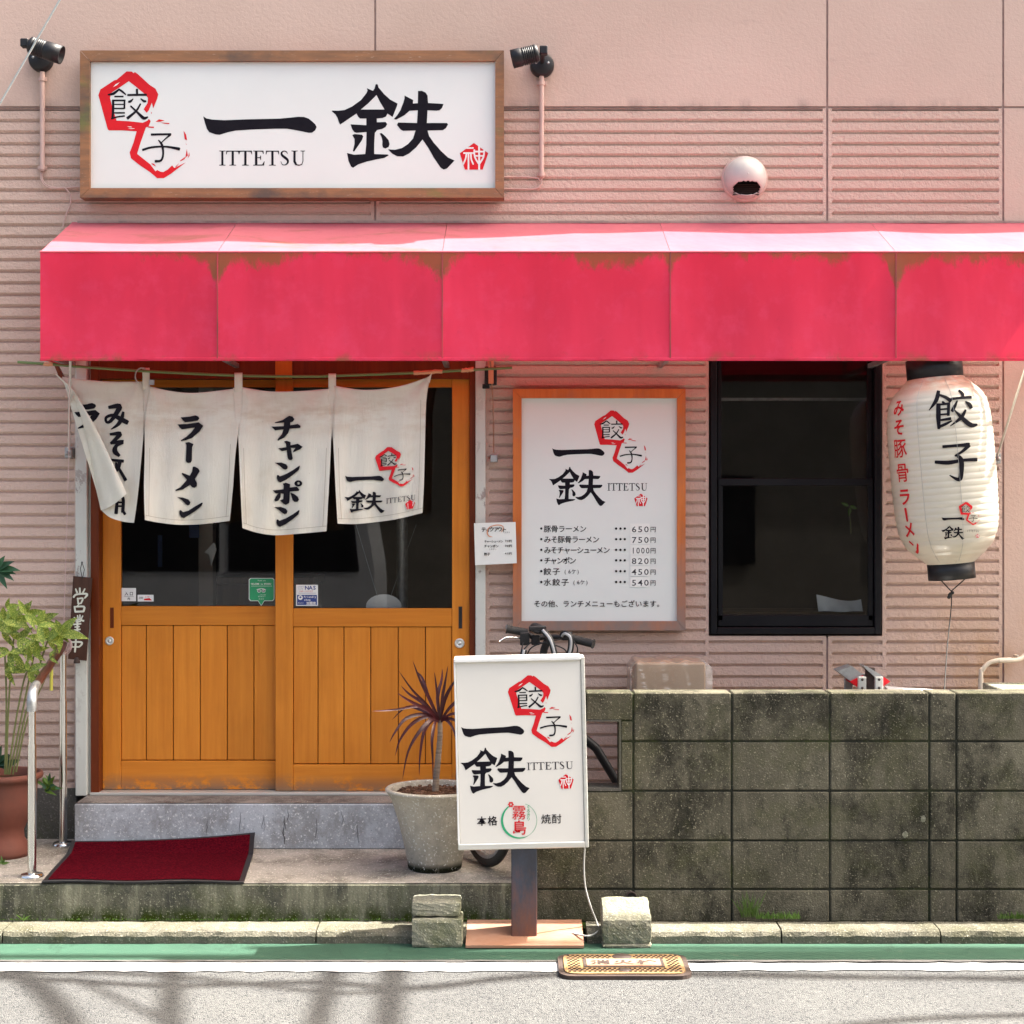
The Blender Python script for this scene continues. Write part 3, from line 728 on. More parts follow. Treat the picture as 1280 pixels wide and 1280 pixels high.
# sealant behind the joints
mb = MB()
for x, z0, z1 in ((xb, zb, HL), (xc, PZ, HR), (xd, PZ, HR)): mb.box((x-.012, W+.006, z0), (x+.012, W+.03, z1)) if x != xc else None
mb.box((xc-.012, W+.006, zb), (xc+.012, W+.03, HR)); mb.box((xc-.012, W+.006, PZ), (xc+.012, W+.03, WZ0-.01))
for a, b in ((xa, xb-.012), (xb+.012, xc-.012), (xc+.012, xd-.012), (xd+.012, xe)): mb.box((a, W+.0065, zt-.012), (b, W+.03, zt+.012))
mb.build('joint_sealant', M_['groove'], bld)
# shell, roof and dark interior
BD = 11.5
mb = MB()
def sh(x0, x1, z0, z1): mb.box((x0, W+.10, z0), (x1, W+.16, z1))
sh(xa, DX0, -.05, zb); sh(DX1, WX0, -.05, zb); sh(WX1, xe, -.05, zb); sh(WX0, WX1, -.05, WZ0-.005); sh(xa, XS, zb, HL-.01); sh(XS, xe, zb, HR-.01)
mb.box((xa, W+.16, -.05), (xa+.1, BD, HL-.01)); mb.box((xe-.1, W+.16, -.05), (xe, BD, HR-.01)); mb.box((xa, BD, -.05), (xe, BD+.1, HR-.01))
mb.box((xa, W+.16, HL-.2), (XS, BD, HL-.01)); mb.box((XS, W+.16, HR-.2), (xe, BD, HR-.01)); mb.box((XS-.1, W+.16, HR-.01), (XS-.002, BD, HL-.2))
mb.box((xa, BD, HR-.01), (XS, BD+.1, HL-.01))
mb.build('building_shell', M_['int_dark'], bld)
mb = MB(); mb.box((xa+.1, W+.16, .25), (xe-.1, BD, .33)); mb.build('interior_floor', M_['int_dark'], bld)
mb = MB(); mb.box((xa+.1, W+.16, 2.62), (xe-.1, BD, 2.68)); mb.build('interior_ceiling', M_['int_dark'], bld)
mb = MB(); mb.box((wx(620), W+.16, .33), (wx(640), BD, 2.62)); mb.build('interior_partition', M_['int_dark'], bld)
# parapet capping
mb = MB(); mb.box((xa, W+.004, HL-.01), (XS+.02, W+.2, HL+.03)); mb.box((XS+.02, W+.004, HR-.01), (xe, W+.2, HR+.012)); mb.build('parapet_cap', M_['galv'], bld)

# ------------------------------------------------------------------ window
win = MB()
d0, d1 = W-.012, W+.06
zwt = wz(436)
for a, b in (((wx(888), WZ0+.009), (wx(896), zwt)), ((wx(1093), WZ0+.009), (wx(1101), zwt))): win.box((a[0], d0, a[1]), (b[0], d1, b[1]), .003)
win.box((wx(896), d0, WZ0+.009), (wx(1093), d1, WZ0+.040), .003); win.box((wx(896), d0, zwt-.03), (wx(1093), d1, zwt), .003)
wf = win.build('window_frame', M_['blkframe'], bld)
s = MB()     # lower sash, nearer
s.box((wx(898), W+.010, wz(776)), (wx(904), W+.03, wz(600)), .002); s.box((wx(1086), W+.010, wz(776)), (wx(1092), W+.03, wz(600)), .002)
s.box((wx(898), W+.010, wz(783)), (wx(1092), W+.03, wz(769)), .002); s.box((wx(898), W+.008, wz(607)), (wx(1092), W+.032, wz(598)), .002)
s.build('sash', M_['blkframe'], wf)
s = MB(); s.box((wx(898), W+.035, wz(598)), (wx(903), W+.05, zwt-.03), .002); s.box((wx(1086), W+.035, wz(598)), (wx(1092), W+.05, zwt-.03), .002)
s.build('sash', M_['blkframe'], wf)
s = MB(); s.add([(wx(904), W+.02, wz(769)), (wx(1086), W+.02, wz(769)), (wx(1086), W+.02, wz(607)), (wx(904), W+.02, wz(607))], [(0, 1, 2, 3)]); s.build('pane', M_['glass'], wf)
s = MB(); s.add([(wx(903), W+.042, wz(598)), (wx(1086), W+.042, wz(598)), (wx(1086), W+.042, zwt-.03), (wx(903), W+.042, zwt-.03)], [(0, 1, 2, 3)]); s.build('pane', M_['glass'], wf)

# ------------------------------------------------------------------ doorway
for x0, x1, nm, z1 in ((97, 111.5, 'pillar', 2.44), (594.5, 607, 'pillar', 2.44)):
    mb = MB(); mb.box((wx(x0), W-.04, SZ+.003), (wx(x1), W+.10, z1), .003); p = mb.build('door_post', M_['pillar'], bld)
mb = MB(); mb.box((wx(111.5)+.001, W-.005, SZ+.004), (wx(114.5), W+.10, 2.44)); mb.build('door_post_edge', M_['pillar'], bld)
j = MB(); j.box((wx(114.7), W-.02, SZ+.004), (wx(125), W+.10, 2.40), .002); j.build('door_jamb', M_['jamb'], bld)
j = MB(); j.box((wx(587), W-.02, SZ+.004), (wx(594.3), W+.10, 2.40), .002); j.build('door_jamb', M_['jamb'], bld)
j = MB(); j.box((wx(125), W-.018, wz(474)), (wx(587), W+.10, 2.40), .002); j.build('door_header', M_['jamb'], bld)
j = MB(); j.box((wx(345), W-.026, wz(474)+.001), (wx(366), W-.018, 2.39), .001); j.build('header_post', M_['door'], bld)
j = MB(); j.box((wx(114), W-.03, SZ+.003), (wx(594), W+.09, SZ+.016), .002); j.build('door_track', M_['alu'], bld)
def door(xs, stl, str_, pane, planks, dep, rail_y, mid, bot, name='sliding_door'):
    """xs: outer px; planks: list of px joints"""
    dr = bpy.data.objects.new(name, None); COL.objects.link(dr); dr.parent = bld
    dr.location = Vector((wx((xs[0]+xs[1])/2), dep, SZ+.018))-wloc(bld)
    T = .034
    zt_ = wz(470); zb_ = SZ+.018
    for a, b in ((xs[0], stl), (str_, xs[1])):
        m = MB(); m.box((wx(a), dep, zb_), (wx(b), dep+T, zt_), .002); m.build('stile', M_['door'], dr)
    for y0, y1 in ((rail_y[0], rail_y[1]), (bot[0], bot[1]), (470, pane[0])):
        z0 = zb_ if y1 > 990 else wz(y1)
        m = MB(); m.box((wx(stl)+.0006, dep+.002, z0), (wx(str_)-.0006, dep+T-.002, wz(y0)), .002); m.build('rail', M_['doorx'], dr)
    m = MB(); m.add([(wx(stl), dep+.016, wz(pane[1])), (wx(str_), dep+.016, wz(pane[1])), (wx(str_), dep+.016, wz(pane[0])), (wx(stl), dep+.016, wz(pane[0]))], [(0, 1, 2, 3)]); m.build('pane', M_['glass'], dr)
    for a, b in zip(planks[:-1], planks[1:]):
        m = MB(); m.box((wx(a)+.0019, dep+.007, wz(mid[1])), (wx(b)-.0019, dep+.02, wz(mid[0])), .0025); m.build('plank', M_['door'], dr)
    m = MB(); m.box((wx(stl), dep+.020, wz(mid[1])), (wx(str_), dep+.026, wz(mid[0]))); m.build('backing_board', M_['int_wood'], dr)
    return dr
dL = door((125, 352), 148, 344, (483, 758), [148, 179.5, 213.5, 247.5, 281.5, 315, 344], W+.045, (758.5, 782.5), (783, 952), (953, 997))
dR = door((344, 587), 366, 565, (484, 760), [366, 397, 429.5, 463, 497.5, 531.5, 565], W+.005, (760.5, 783.5), (784, 955), (956, 999))
for dr, px, py, dep, r in ((dL, 137, 801, W+.045, 5.5), (dR, 574.5, 804, W+.005, 6.2)):
    m = MB(); R = r/270
    m.lathe([(R, 0), (R, .004), (R*.85, .006), (R*.55, .0055), (R*.5, .004), (R*.36, .004), (R*.3, .007), (0.0001, .007)], P(px, py, dep), 24, Matrix.Rotation(math.pi/2, 4, 'X'))
    lk = m.build('lock', M_['alu'], dr)
    m = MB(); m.box((wx(px)-.0015, dep-.0085, wz(py)-.005), (wx(px)+.0015, dep-.0072, wz(py)+.005)); m.build('keyhole', M_['blk'], lk) if False else None
for dr, px, py, dep, hh in ((dL, 137, 773, W+.045, 12), (dR, 575.5, 772, W+.005, 13)):
    m = MB(); x = wx(px); z = wz(py); h = hh/270; w = .0085
    m.box((x-w, dep-.0015, z-h), (x-w+.003, dep+.0, z+h)); m.box((x+w-.003, dep-.0015, z-h), (x+w, dep, z+h)); m.box((x-w, dep-.0015, z+h), (x+w, dep, z+h+.003)); m.box((x-w, dep-.0015, z-h-.003), (x+w, dep, z-h))
    m.build('finger_pull', M_['iron'] if dr is dR else M_['jamb'], dr)
    m = MB(); m.box((x-w+.003, dep-.0008, z-h), (x+w-.003, dep-.0002, z+h)); m.build('finger_pull_recess', M_['blk'] if dr is dR else M_['jamb'], dr)

# ------------------------------------------------------------------ things inside, dimly seen
def inside(name, mbx, m, label, cat):
    o = mbx.build(name, M_[m]); tag(o, label, cat); return o
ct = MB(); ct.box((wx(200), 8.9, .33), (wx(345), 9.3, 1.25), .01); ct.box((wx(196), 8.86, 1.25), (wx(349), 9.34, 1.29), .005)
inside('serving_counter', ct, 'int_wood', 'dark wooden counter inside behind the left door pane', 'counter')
m = MB(); c = Vector((wx(478), W+.075, wz(759)))
pts = [c+Vector((math.cos(a)*.083, 0, math.sin(a)*.056)) for a in [i*math.pi/12 for i in range(24)]]
m.prism(pts, (0, .006, 0))
hs = tag(m.build('hanging_plate', M_['wht']), 'white oval plate hung on thin strings inside the right door pane', 'hanging sign')
m = MB()
for a, b in (((443, 656), (470, 746)), ((519, 656), (487, 746))): m.tube([Vector((wx(a[0]), W+.075, wz(a[1]))), Vector((wx(b[0]), W+.075, wz(b[1])))], .0012, 5)
m.build('string', M_['galv'], hs)
m = MB()
def clf(u, v):
    x = wx(1028+57*u); top = 744+10*math.sin(u*2.2+.3)*(.4+u*.8)
    return Vector((x, W+.10+.03*math.sin(u*9)*(1-v)+.05*v, wz(766+(top-766)*v)))
m.grid(clf, 20, 6)
tag(m.build('white_cloth', M_['wht']), 'folded white cloth lying inside the window, lower right', 'cloth')
m = MB(); m.box((wx(898), W+.17, wz(771)), (wx(1092), W+.45, wz(767)), .003)
m.build('window_shelf', M_['int_wood'], bld)
def leafmesh(mb, base, tip, w, up=Vector((0, -1, 0)), droop=.0, fold=.25, seg=6, wave=0):
    """an ovate blade folded along its midrib; 2*seg quads"""
    base = Vector(base); tip = Vector(tip); ax = tip-base; L = ax.length; t = ax.normalized()
    side = t.cross(up).normalized(); nrm = side.cross(t)
    vs = []
    for i in range(seg+1):
        s = i/seg; ww = w*math.sin(math.pi*min(1, s**.75*.97+.03))*(1-.15*s)
        c = base+ax*s+nrm*(math.sin(s*math.pi*.5)*0)+Vector((0, 0, -droop*s*s*L))
        wv = math.sin(s*17)*wave*w
        vs += [c-side*ww*.5+nrm*(fold*ww*.5+wv), c, c+side*ww*.5+nrm*(fold*ww*.5-wv)]
    fs = []
    for i in range(seg):
        a = 3*i; fs += [(a, a+1, a+4, a+3), (a+1, a+2, a+5, a+4)]
    mb.add(vs, fs, True)
ip = thing('indoor_plant', Vector((wx(1075), W+.2, wz(668))), 'small green leafy plant inside the window, right of centre', 'plant')
for a, b in (((1072, 632), (1062, 628)), ((1074, 632), (1083, 636)), ((1074, 634), (1072, 646))):
    m = MB(); leafmesh(m, Vector((wx(a[0]), W+.2, wz(a[1]))), Vector((wx(b[0]), W+.2, wz(b[1]))), .018); m.build('leaf', M_['midleaf'], ip)
m = MB(); m.tube([Vector((wx(1073), W+.2, wz(633))), Vector((wx(1075), W+.2, wz(668)))], .002, 5); m.build('stem', M_['stem'], ip)

def poster(x0, y0, x1, y1, dep, m_, label):
    q = MB(); q.box((wx(x0), dep, wz(y1)), (wx(x1), dep+.004, wz(y0))); o = q.build('poster', M_[m_]); tag(o, label, 'poster')
poster(158, 560, 172, 640, W+.9, 'dirtw', 'grey paper poster hanging dimly inside the far left of the left door pane')
poster(150, 672, 156, 716, W+.8, 'navyposter', 'narrow blue poster dimly seen inside the left door pane')
poster(188, 655, 202, 676, W+.9, 'navyposter', 'small dark blue card hanging inside the left door pane below the curtain')
q = MB(); q.box((wx(196), W+1.0, .33), (wx(216), W+1.1, 2.6)); q.build('interior_post', M_['dirtw'], bld)
q = MB(); q.tube([(wx(492), W+.6, .33), (wx(492), W+.6, 2.6)], .028, 12); q.build('pole_reflection', M_['galv'], bld)  # pole set inside to stand for a street pole's reflection in the glass
q = MB(); q.prism([Vector((wx(a), W+.5, wz(b))) for a, b in ((243, 680), (246, 690), (239, 712), (236, 696), (230, 694))], (0, .01, 0)); tag(q.build('hanging_cloth', M_['wht']), 'small white folded cloth hanging inside the left door pane', 'cloth')
q = MB(); q.box((wx(800), W+.8, wz(486)), (wx(1200), W+.83, wz(482))); q.build('reflection_bar', M_['galv'], bld)  # bar added inside for the light line reflected in the window
for i_ in range(3):
    st_ = thing('stool', (wx(225+i_*42), 8.55, .33), ['wooden stool nearest the left inside the left door', 'wooden stool in the middle inside the left door', 'wooden stool nearest the door joint inside the left door'][i_], 'stool', 'stools at the counter inside')
    cx_ = wx(225+i_*42); q = MB(); q.lathe([(.0001, .78), (.15, .78), (.155, .765), (.15, .745), (.0001, .745)], (cx_, 8.55, .33), 20); q.build('seat', M_['int_wood'], st_)
    for sx_ in (-.1, .1):
        for sy_ in (-.1, .1):
            q = MB(); q.tube([(cx_+sx_, 8.55+sy_, .33), (cx_+sx_*.8, 8.55+sy_*.8, 1.08)], .015, 8); q.build('leg', M_['int_wood'], st_)
# ================================================================== AWNING
AD = 6.99
aw = thing('awning', (0, W, Z(450, AD)), 'wide red vinyl awning with algae-stained front above the doors and window', 'awning')
xl = X(50, AD); xr_ = 2.43
zt1, zb1 = Z(315, AD), Z(450, AD); zw = wz(278)
js = [xl]+[X(p, AD) for p in (272, 553, 838, 1120)]+[xr_]
random.seed(3)
for i, (a, b) in enumerate(zip(js[:-1], js[1:])):
    m = MB()
    def ff(u, v, a=a, b=b):
        x = a+.001+(b-a-.002)*u
        bulge = math.sin(math.pi*v)*.012*(1-(2*u-1)**8)+.0035*math.sin(u*9+i*2.1)*math.sin(math.pi*u)*(.3+v)+.002*math.sin(u*31+v*5+i)*v*math.sin(math.pi*u)
        z = zt1+(zb1-zt1)*v + (.004*math.sin(u*math.pi) if v > .99 else 0)
        return Vector((x, AD+bulge, z))
    m.grid(ff, 40, 10)
    m.build('fascia_panel', M_['fascia'], aw)
    m = MB()
    def ft(u, v, a=a, b=b):
        x = a+.001+(b-a-.002)*u
        return Vector((x, AD+(W-.003-AD)*v, zt1+(zw-zt1)*v-.012*math.sin(math.pi*v)*math.sin(math.pi*u)+.001*math.sin(x*9)))
    m.grid(ft, 16, 6); m.build('canopy_panel', M_['canopy'], aw)
m = MB()      # welded seams and hems
for x in js[1:-1]: m.box((x-.0028, AD-.0025, zb1), (x+.0028, AD-.0008, zt1-.001))
m.build('fascia_seam', simple('seam_grime', (.50, .035, .055), .6, (.16, .04, .03), 7, stretch=(1, 1, .6)), aw)
m = MB(); m.tube([(xl, AD+.001, zt1+.001), (xr_, AD+.001, zt1+.001)], .0045, 8); m.build('front_edge_bar', M_['canopy'], aw)
m = MB(); m.box((xl, AD-.003, zb1-.004), (xr_, AD+.006, zb1+.010), .002); m.build('bottom_hem', M_['fascia'], aw)
for x in (xl,):
    m = MB(); e = .002 if x < 0 else -.002
    m.add([(x+e, AD+.001, zt1), (x+e, W-.003, zw), (x+e, W-.003, zb1+.02), (x+e, AD+.001, zb1)], [(0, 1, 2, 3)]); m.build('side_panel', M_['fascia'], aw)
m = MB()
for x in [xl+.02]+js[1:-1]+[xr_-.02]:
    m.box((x-.01, AD+.014, zt1-.035), (x+.01, AD+.034, zb1+.01)); m.box((x-.01, AD+.034, zb1+.01), (x+.01, W, zb1+.03))
m.box((xl+.005, AD+.016, zb1+.006), (xr_-.005, AD+.036, zb1+.026))
m.build('support_frame', M_['galv'], aw)
m = MB(); m.box((xl+.03, W-.022, zw-.006), (xr_, W-.001, zw+.004)); m.build('wall_flashing', M_['groove'], aw)
# stay rods
for (a, da), (b, db), lb in (((88, 449, 7.02), 7.02), ((86, 565, 7.46), 7.46), 'l'), (((1284, 452, 7.02), 7.02), ((1246, 572, 7.46), 7.46), 'r'):
    r = MB(); A = P(*a); B = P(*b); r.tube([A, B], .0055 if lb == 'l' else .006, 8); r.build('stay_rod', M_['alu'], aw)
    r = MB(); r.box(B+Vector((-.017, -.012, -.028)), B+Vector((.017, .04, .022)), .004); r.lathe([(.010, 0), (.010, .02), (.006, .026), (.0001, .027)], B+Vector((0, -.012, -.006)), 12, Matrix.Rotation(math.pi/2, 4, 'X')); r.build('stay_bracket', M_['galv'], aw)
m = MB(); m.prism([P(64, 448, 7.3), P(68, 448, 7.3), P(80, 472, 7.3), P(74, 472, 7.3)], (0, .02, 0)); m.build('wooden_pole_bracket', M_['jamb'], aw)

# ================================================================== TOP SIGN
def framed(name, o, i, dfront, thick, fm, face, label, cat, faceback=.022):
    """o, i: outer and inner px rectangles (x0,y0,x1,y1); mitred frame"""
    t = thing(name, P((o[0]+o[2])/2, o[3], dfront+thick), label, cat)
    O = [(o[0], o[1]), (o[2], o[1]), (o[2], o[3]), (o[0], o[3])]; I = [(i[0], i[1]), (i[2], i[1]), (i[2], i[3]), (i[0], i[3])]
    for k in range(4):
        a, b, c, d = O[k], O[(k+1) % 4], I[(k+1) % 4], I[k]
        pts = [P(*p, dfront) for p in (a, b, c, d)]
        cen = sum(pts, Vector())/4
        pts = [cen+(p-cen)*.9985 for p in pts]
        m = MB(); m.prism(pts, (0, thick, 0)); m.build('frame_piece', M_[fm], t)
    m = MB(); m.box(P(i[0]-2, i[3]+2, dfront+faceback), P(i[2]+2, i[1]-2, dfront+thick-.002)); m.build('sign_panel', M_[face], t)
    return t
def thingless(*a): pass
ts = framed('wall_sign', (100, 63, 630, 247), (112, 76, 619, 235), 7.40, .085, 'signf', 'white_face', 'wide white wall sign in a weathered brown frame above the red awning, lettered ITTETSU', 'sign')
p = Print()
brand(p, 'ink', 254, 145.3, 1.0, None, 414.8, 105, 1.0)
ittetsu(p, 'ink', 274, 188.3, 18.6, 108)
logo(p, 123.0, 89.2, 1.0)
seal(p, 574.8, 178.7, 1.0)
p.build(flat(7.40+.0216), ts, {'red': 'red_emblem', 'wht': 'emblem_detail'})
# ================================================================== MENU BOARD
mn = framed('menu_board', (641, 486, 857, 788), (652, 497.5, 846.5, 776.5), 7.43, .068, 'menuf', 'white_face', 'upright white menu board in an orange wooden frame with six priced dishes', 'menu board', .016)
p = Print()
brand(p, 'ink', 690.2, 560.2, .4626, None, 686.6, 583.6, .458)
ittetsu(p, 'ink', 759.3, 604, 9.3, 50)
logo(p, 742.8, 513, .584, .584)
seal(p, 792.8, 617, .47)
rows = [('豚骨ラーメン', '650', 660.7), ('みそ豚骨ラーメン', '750', 674), ('みそチャーシューメン', '1000', 687.3), ('チャンポン', '820', 700.4), ('餃子', '450', 714), ('水餃子', '540', 727.5)]
for i, (s_, pr, y) in enumerate(rows):
    p.poly('paper', [(787.8, y-6.3), (812.2, y-6.3), (812.2, y+6.2), (787.8, y+6.2)])
    p.text('ink', '・', 676.6, y, 12, .02)
    adv = 8.2 if len(s_) == 10 else (8.9 if len(s_) < 7 else 8.65)
    if len(s_) == 5: adv = 7.9
    if '水' in s_ or s_ == '餃子': adv = 11.0
    p.text('ink', s_, 684.3, y+.3, 9.3, .008, sx=1.0 if adv < 10 else 1.08, adv=adv)
    if s_.endswith('餃子'): p.text('ink2', '(6ケ)', 706.5 if s_ == '餃子' else 717.5, y+.3, 6.8, .0, adv=5.4)
    for k in range(3): p.text('ink', '・', 770.2+k*5.4, y, 12, .02)
    if pr == '1000': p.text('ink2', pr, 791.6, y+.8, 10.4, .010, sx=.9, adv=6.0)
    else: p.text('ink2', pr, 792.6, y+.8, 10.4, .010, sx=1.2, adv=7.7)
    p.text('ink', '円', 816.4, y+1.0, 7.6, .0)
p.text('ink', 'その他、ランチメニューもございます。', 671.5, 754.7, 9.0, .008, adv=9.05)
p.build(flat(7.43+.0156), mn, {'red': 'red_emblem', 'wht': 'emblem_detail', 'paper': 'price_sticker', 'ink2': 'price_lettering'})
# ================================================================== BLOCK WALL
random.seed(11)
BW = 6.6
bw = thing('block_wall', (X(976, BW), BW, 0), 'low stained grey concrete block wall to the right of the standing sign', 'wall')
cols = [(668, 790.5), (793, 913.5), (916, 1036), (1038.5, 1160.5), (1163, 1194.5), (1197, 1317), (1319.5, 1440), (1442.5, 1563)]
rowsy = [(866, 925.6), (928, 987.6), (990, 1049.6), (1052, 1110.6), (1113, 1152)]
def blk(x0, y0, x1, y1, bev=.004):
    m = MB(); dd = random.uniform(-.0025, .0025)
    m.box((X(x0, BW), BW+dd, Z(y1, BW)), (X(x1, BW), BW+.13, Z(y0, BW)), bev)
    m.build('block', M_['block'], bw)
for ci, (x0, x1) in enumerate(cols):
    for ri, (y0, y1) in enumerate(rowsy):
        if ci == 0 and ri < 2: continue
        blk(x0, y0, x1, y1)
blk(668, 866, 731, 925.6); blk(668, 928, 731, 987.6)
blk(733, 866, 790.5, 900); blk(776.5, 902, 790.5, 925.6); blk(776.5, 928, 790.5, 987.6)
m = MB()
m.box((X(669, BW), BW+.007, ZR), (X(732, BW), BW+.122, Z(868, BW))); m.box((X(776, BW), BW+.007, ZR), (X(1562, BW), BW+.122, Z(868, BW)))
m.box((X(732, BW), BW+.007, ZR), (X(776, BW), BW+.122, Z(989, BW))); m.box((X(732, BW), BW+.007, Z(899, BW)), (X(776, BW), BW+.122, Z(868, BW)))
m.build('mortar', M_['mortar'], bw)
m = MB()     # rendered lip of the opening
for a in ((731.5, 899.5, 776.5, 902), (731.5, 985, 776.5, 988.5), (774, 902, 776.5, 985)): m.box((X(a[0], BW), BW-.002, Z(a[3], BW)), (X(a[2], BW), BW+.128, Z(a[1], BW)))
m.build('opening_lip', M_['found'], bw)
m = MB(); c = P(789, 1121, BW); m.lathe([(.018, -.01), (.020, -.012), (.023, -.012), (.023, .02)], c, 16, Matrix.Rotation(-math.pi/2, 4, 'X')); m.build('drain_pipe', M_['iron'], bw)
m = MB(); m.lathe([(.0001, 0), (.018, 0)], c+Vector((0, -.004, 0)), 16, Matrix.Rotation(-math.pi/2, 4, 'X')); m.build('drain_mouth', M_['blk'], bw)

p = Print()
for cx, cy, rx, ry in ((1131.5, 1043, 3.6, 4.2), (1154, 1023.5, 3.0, 4.6)):
    p.poly('paver', [(cx+rx*(1+random.uniform(-.2, .2))*math.cos(q*.4), cy+ry*(1+random.uniform(-.2, .2))*math.sin(q*.4)) for q in range(16)])
p.build(lambda x, y, h: P(x, y, BW-.004-h), bw, {'paver': 'paint_splash'})
# ================================================================== MAT
m = MB()
TLm, TRm = (90, 1051, 7.255), (319, 1040, 7.255); BLm, BRm = (53, 1107, 6.60), (305, 1104, 6.605)
def matp(u, v, lift=0):
    # v 0 = front edge, 1 = top edge that leans up on the riser
    x = X(53+(305-53)*u, 6.6)*(1-v)+X(90+(319-90)*u, 7.255)*v
    d = 6.595+(7.25-6.595)*min(1, v*1.0)
    ztop = Z(1051-11*u**2.2, 7.25)
    s = max(0, (v-.80)/.20)
    z = PZ+.012+(ztop-PZ-.012)*s*s*(3-2*s)*.98+.003*math.sin(u*11+v*4)*(1-v)
    return Vector((x, d, z+lift))
def slab(fn, nu, nv, th=.007):
    m = MB(); m.grid(lambda u, v: fn(u, v), nu, nv)
    m.grid(lambda u, v: fn(u, v)-Vector((0, 0, th)), nu, nv)
    per = [(i/nu, 0) for i in range(nu+1)]+[(1, j/nv) for j in range(1, nv+1)]+[(1-i/nu, 1) for i in range(1, nu+1)]+[(0, 1-j/nv) for j in range(1, nv)]
    n = len(per); a = [fn(u, v) for u, v in per]; b = [p-Vector((0, 0, th)) for p in a]
    m.add(a+b, [(i, (i+1) % n, (i+1) % n+n, i+n) for i in range(n)]); return m
mt = thing('door_mat', P(180, 1100, 6.7), 'dark red door mat with black rubber border curled up against the doorstep', 'mat')
slab(lambda u, v: matp(u, v), 24, 20).build('rubber_border', M_['blk'], mt)
slab(lambda u, v: matp(.025+.95*u, .035+.93*v, .003), 30, 24, .002).build('pile', M_['matc'], mt)

# ================================================================== STANDING LIGHT SIGN
sg = thing('standing_sign', P(656, 1172, 6.40), 'white light box sign on a rusty steel post at the kerb, lettered ITTETSU', 'sign')
DF = 6.36
cen = P(650.2, 942, DF); RM = Matrix.Translation(cen) @ Matrix.Rotation(math.radians(-1.35), 4, 'Y') @ Matrix.Rotation(math.radians(0), 4, 'Z') @ Matrix.Translation(-cen)
k = DF/F; hw, hh = 79.5*k, 117.5*k; TH = .11
m = MB(); m.box(cen+Vector((-hw+.004, .006, -hh+.004)), cen+Vector((hw-.004, TH-.003, hh-.004)), .003, RM); m.build('lit_box', M_['cream_face'], sg)
m = MB()
def fb(x0, x1, z0, z1, y0=0.0, y1=TH, b=.003): m.box(cen+Vector((x0, y0, z0)), cen+Vector((x1, y1, z1)), b, RM)
fb(hw-.003, hw+.012, -hh-.006, hh+.006); m.build('frame_side', M_['alu'], sg)
m = MB(); fb(-hw-.002, hw-.003, -hh-.006, -hh+.018); m.build('frame_bottom', M_['alu'], sg)
m = MB(); fb(-hw-.002, hw-.003, hh-.006, hh+.010, -.010); m.build('frame_top', M_['wht'], sg)
m = MB(); fb(-hw-.003, -hw+.004, -hh+.018, hh-.006, .002, TH, .001); m.build('frame_side', M_['wht'], sg)
m = MB(); x0, x1 = X(639, 6.37), X(671.5, 6.37); m.box((x0, 6.365, -.03), (x1, 6.455, cen.z-hh+.002), .004); m.build('post', M_['rust'], sg)
def base(u, v): return Vector((X(582+(730-582)*u, 6.29)*(1-v)+X(584+(727-584)*u, 6.505)*v, 6.29+.215*v, ZR+.018+.046*v))
slab(base, 4, 4, .010).build('base_plate', M_['plate'], sg)
p = Print(); R_ = math.radians(-1.6); cr, sr = math.cos(R_), math.sin(R_)
def TT(x, y): dx, dy = x-650, y-942; return (650+dx*cr-dy*sr, 942+dx*sr+dy*cr)
def inv(x, y): dx, dy = x-650, y-942; return (650+dx*cr+dy*sr, 942-dx*sr+dy*cr)
p.T = TT
i0 = inv(575.3, 908.3); t0 = inv(574.6, 935)
brand(p, 'ink', i0[0]+1.2, i0[1]+.5, .555, .56, t0[0]+1, t0[1]+.5, .555, .545)
a = inv(658.5, 953.3); ittetsu(p, 'ink2', a[0], a[1], 9.4, 58)
a = inv(635.6, 844.5); logo(p, a[0]-1.2, a[1]+.4, .712, .675)
a = inv(697.8, 968.0); seal(p, a[0], a[1], .54)
p.T = lambda x, y: (x, y)
p.text('ink', '本格', 602.3, 1026.4, 12.4, .016, rot=R_, adv=13.3); p.text('ink', '焼酎', 682.5, 1023.8, 12.6, .006, rot=R_, adv=13.3)
ring = []
for q in range(41):
    a = math.radians(232+q*(520-232)/40)     # from the flower, round the left and bottom, to the upper right
    an = math.radians(-128)-math.radians(q*7.55)
    w = 2.6*math.sin(math.pi*min(1, (q+3)/26))+.35 if q < 26 else .5
    ring.append((649.3+21.8*math.cos(an), 1025.6+22.0*math.sin(an), w))
p.stroke('green_ink', ring, n=1)
p.text('red', '霧', 648.8, 1015.6, 18.5, .004, sx=.98, sy=1.05); p.text('red', '島', 649.2, 1034.5, 19, .012, sx=.98)
p.text('green_ink', 'くろきり', 660.6, 1008.6, 5.0, .01, vertical=True, adv=5.0)
for q in range(6):
    an = q*math.pi/3; c = (638.6+2.4*math.cos(an), 1005.6+2.4*math.sin(an))
    p.poly('red', [(c[0]+1.3*math.cos(b*math.pi/4), c[1]+1.3*math.sin(b*math.pi/4)) for b in range(8)])
p.build(flat(DF+.0055), sg, {'red': 'red_emblem', 'wht': 'emblem_detail', 'green_ink': 'green_ring'})
# power cable
m = MB(); pts = catmull([P(731, 1058, 6.42), P(730, 1085, 6.43), P(732, 1110, 6.44), P(739, 1135, 6.45), P(746, 1153, 6.47), P(748, 1163, 6.40), P(735, 1170, 6.33), P(712, 1166, 6.40), P(690, 1166, 6.42), P(676, 1170, 6.40)], 6)
m.tube(pts, .0035, 6); m.build('cable', M_['cableg'], sg)

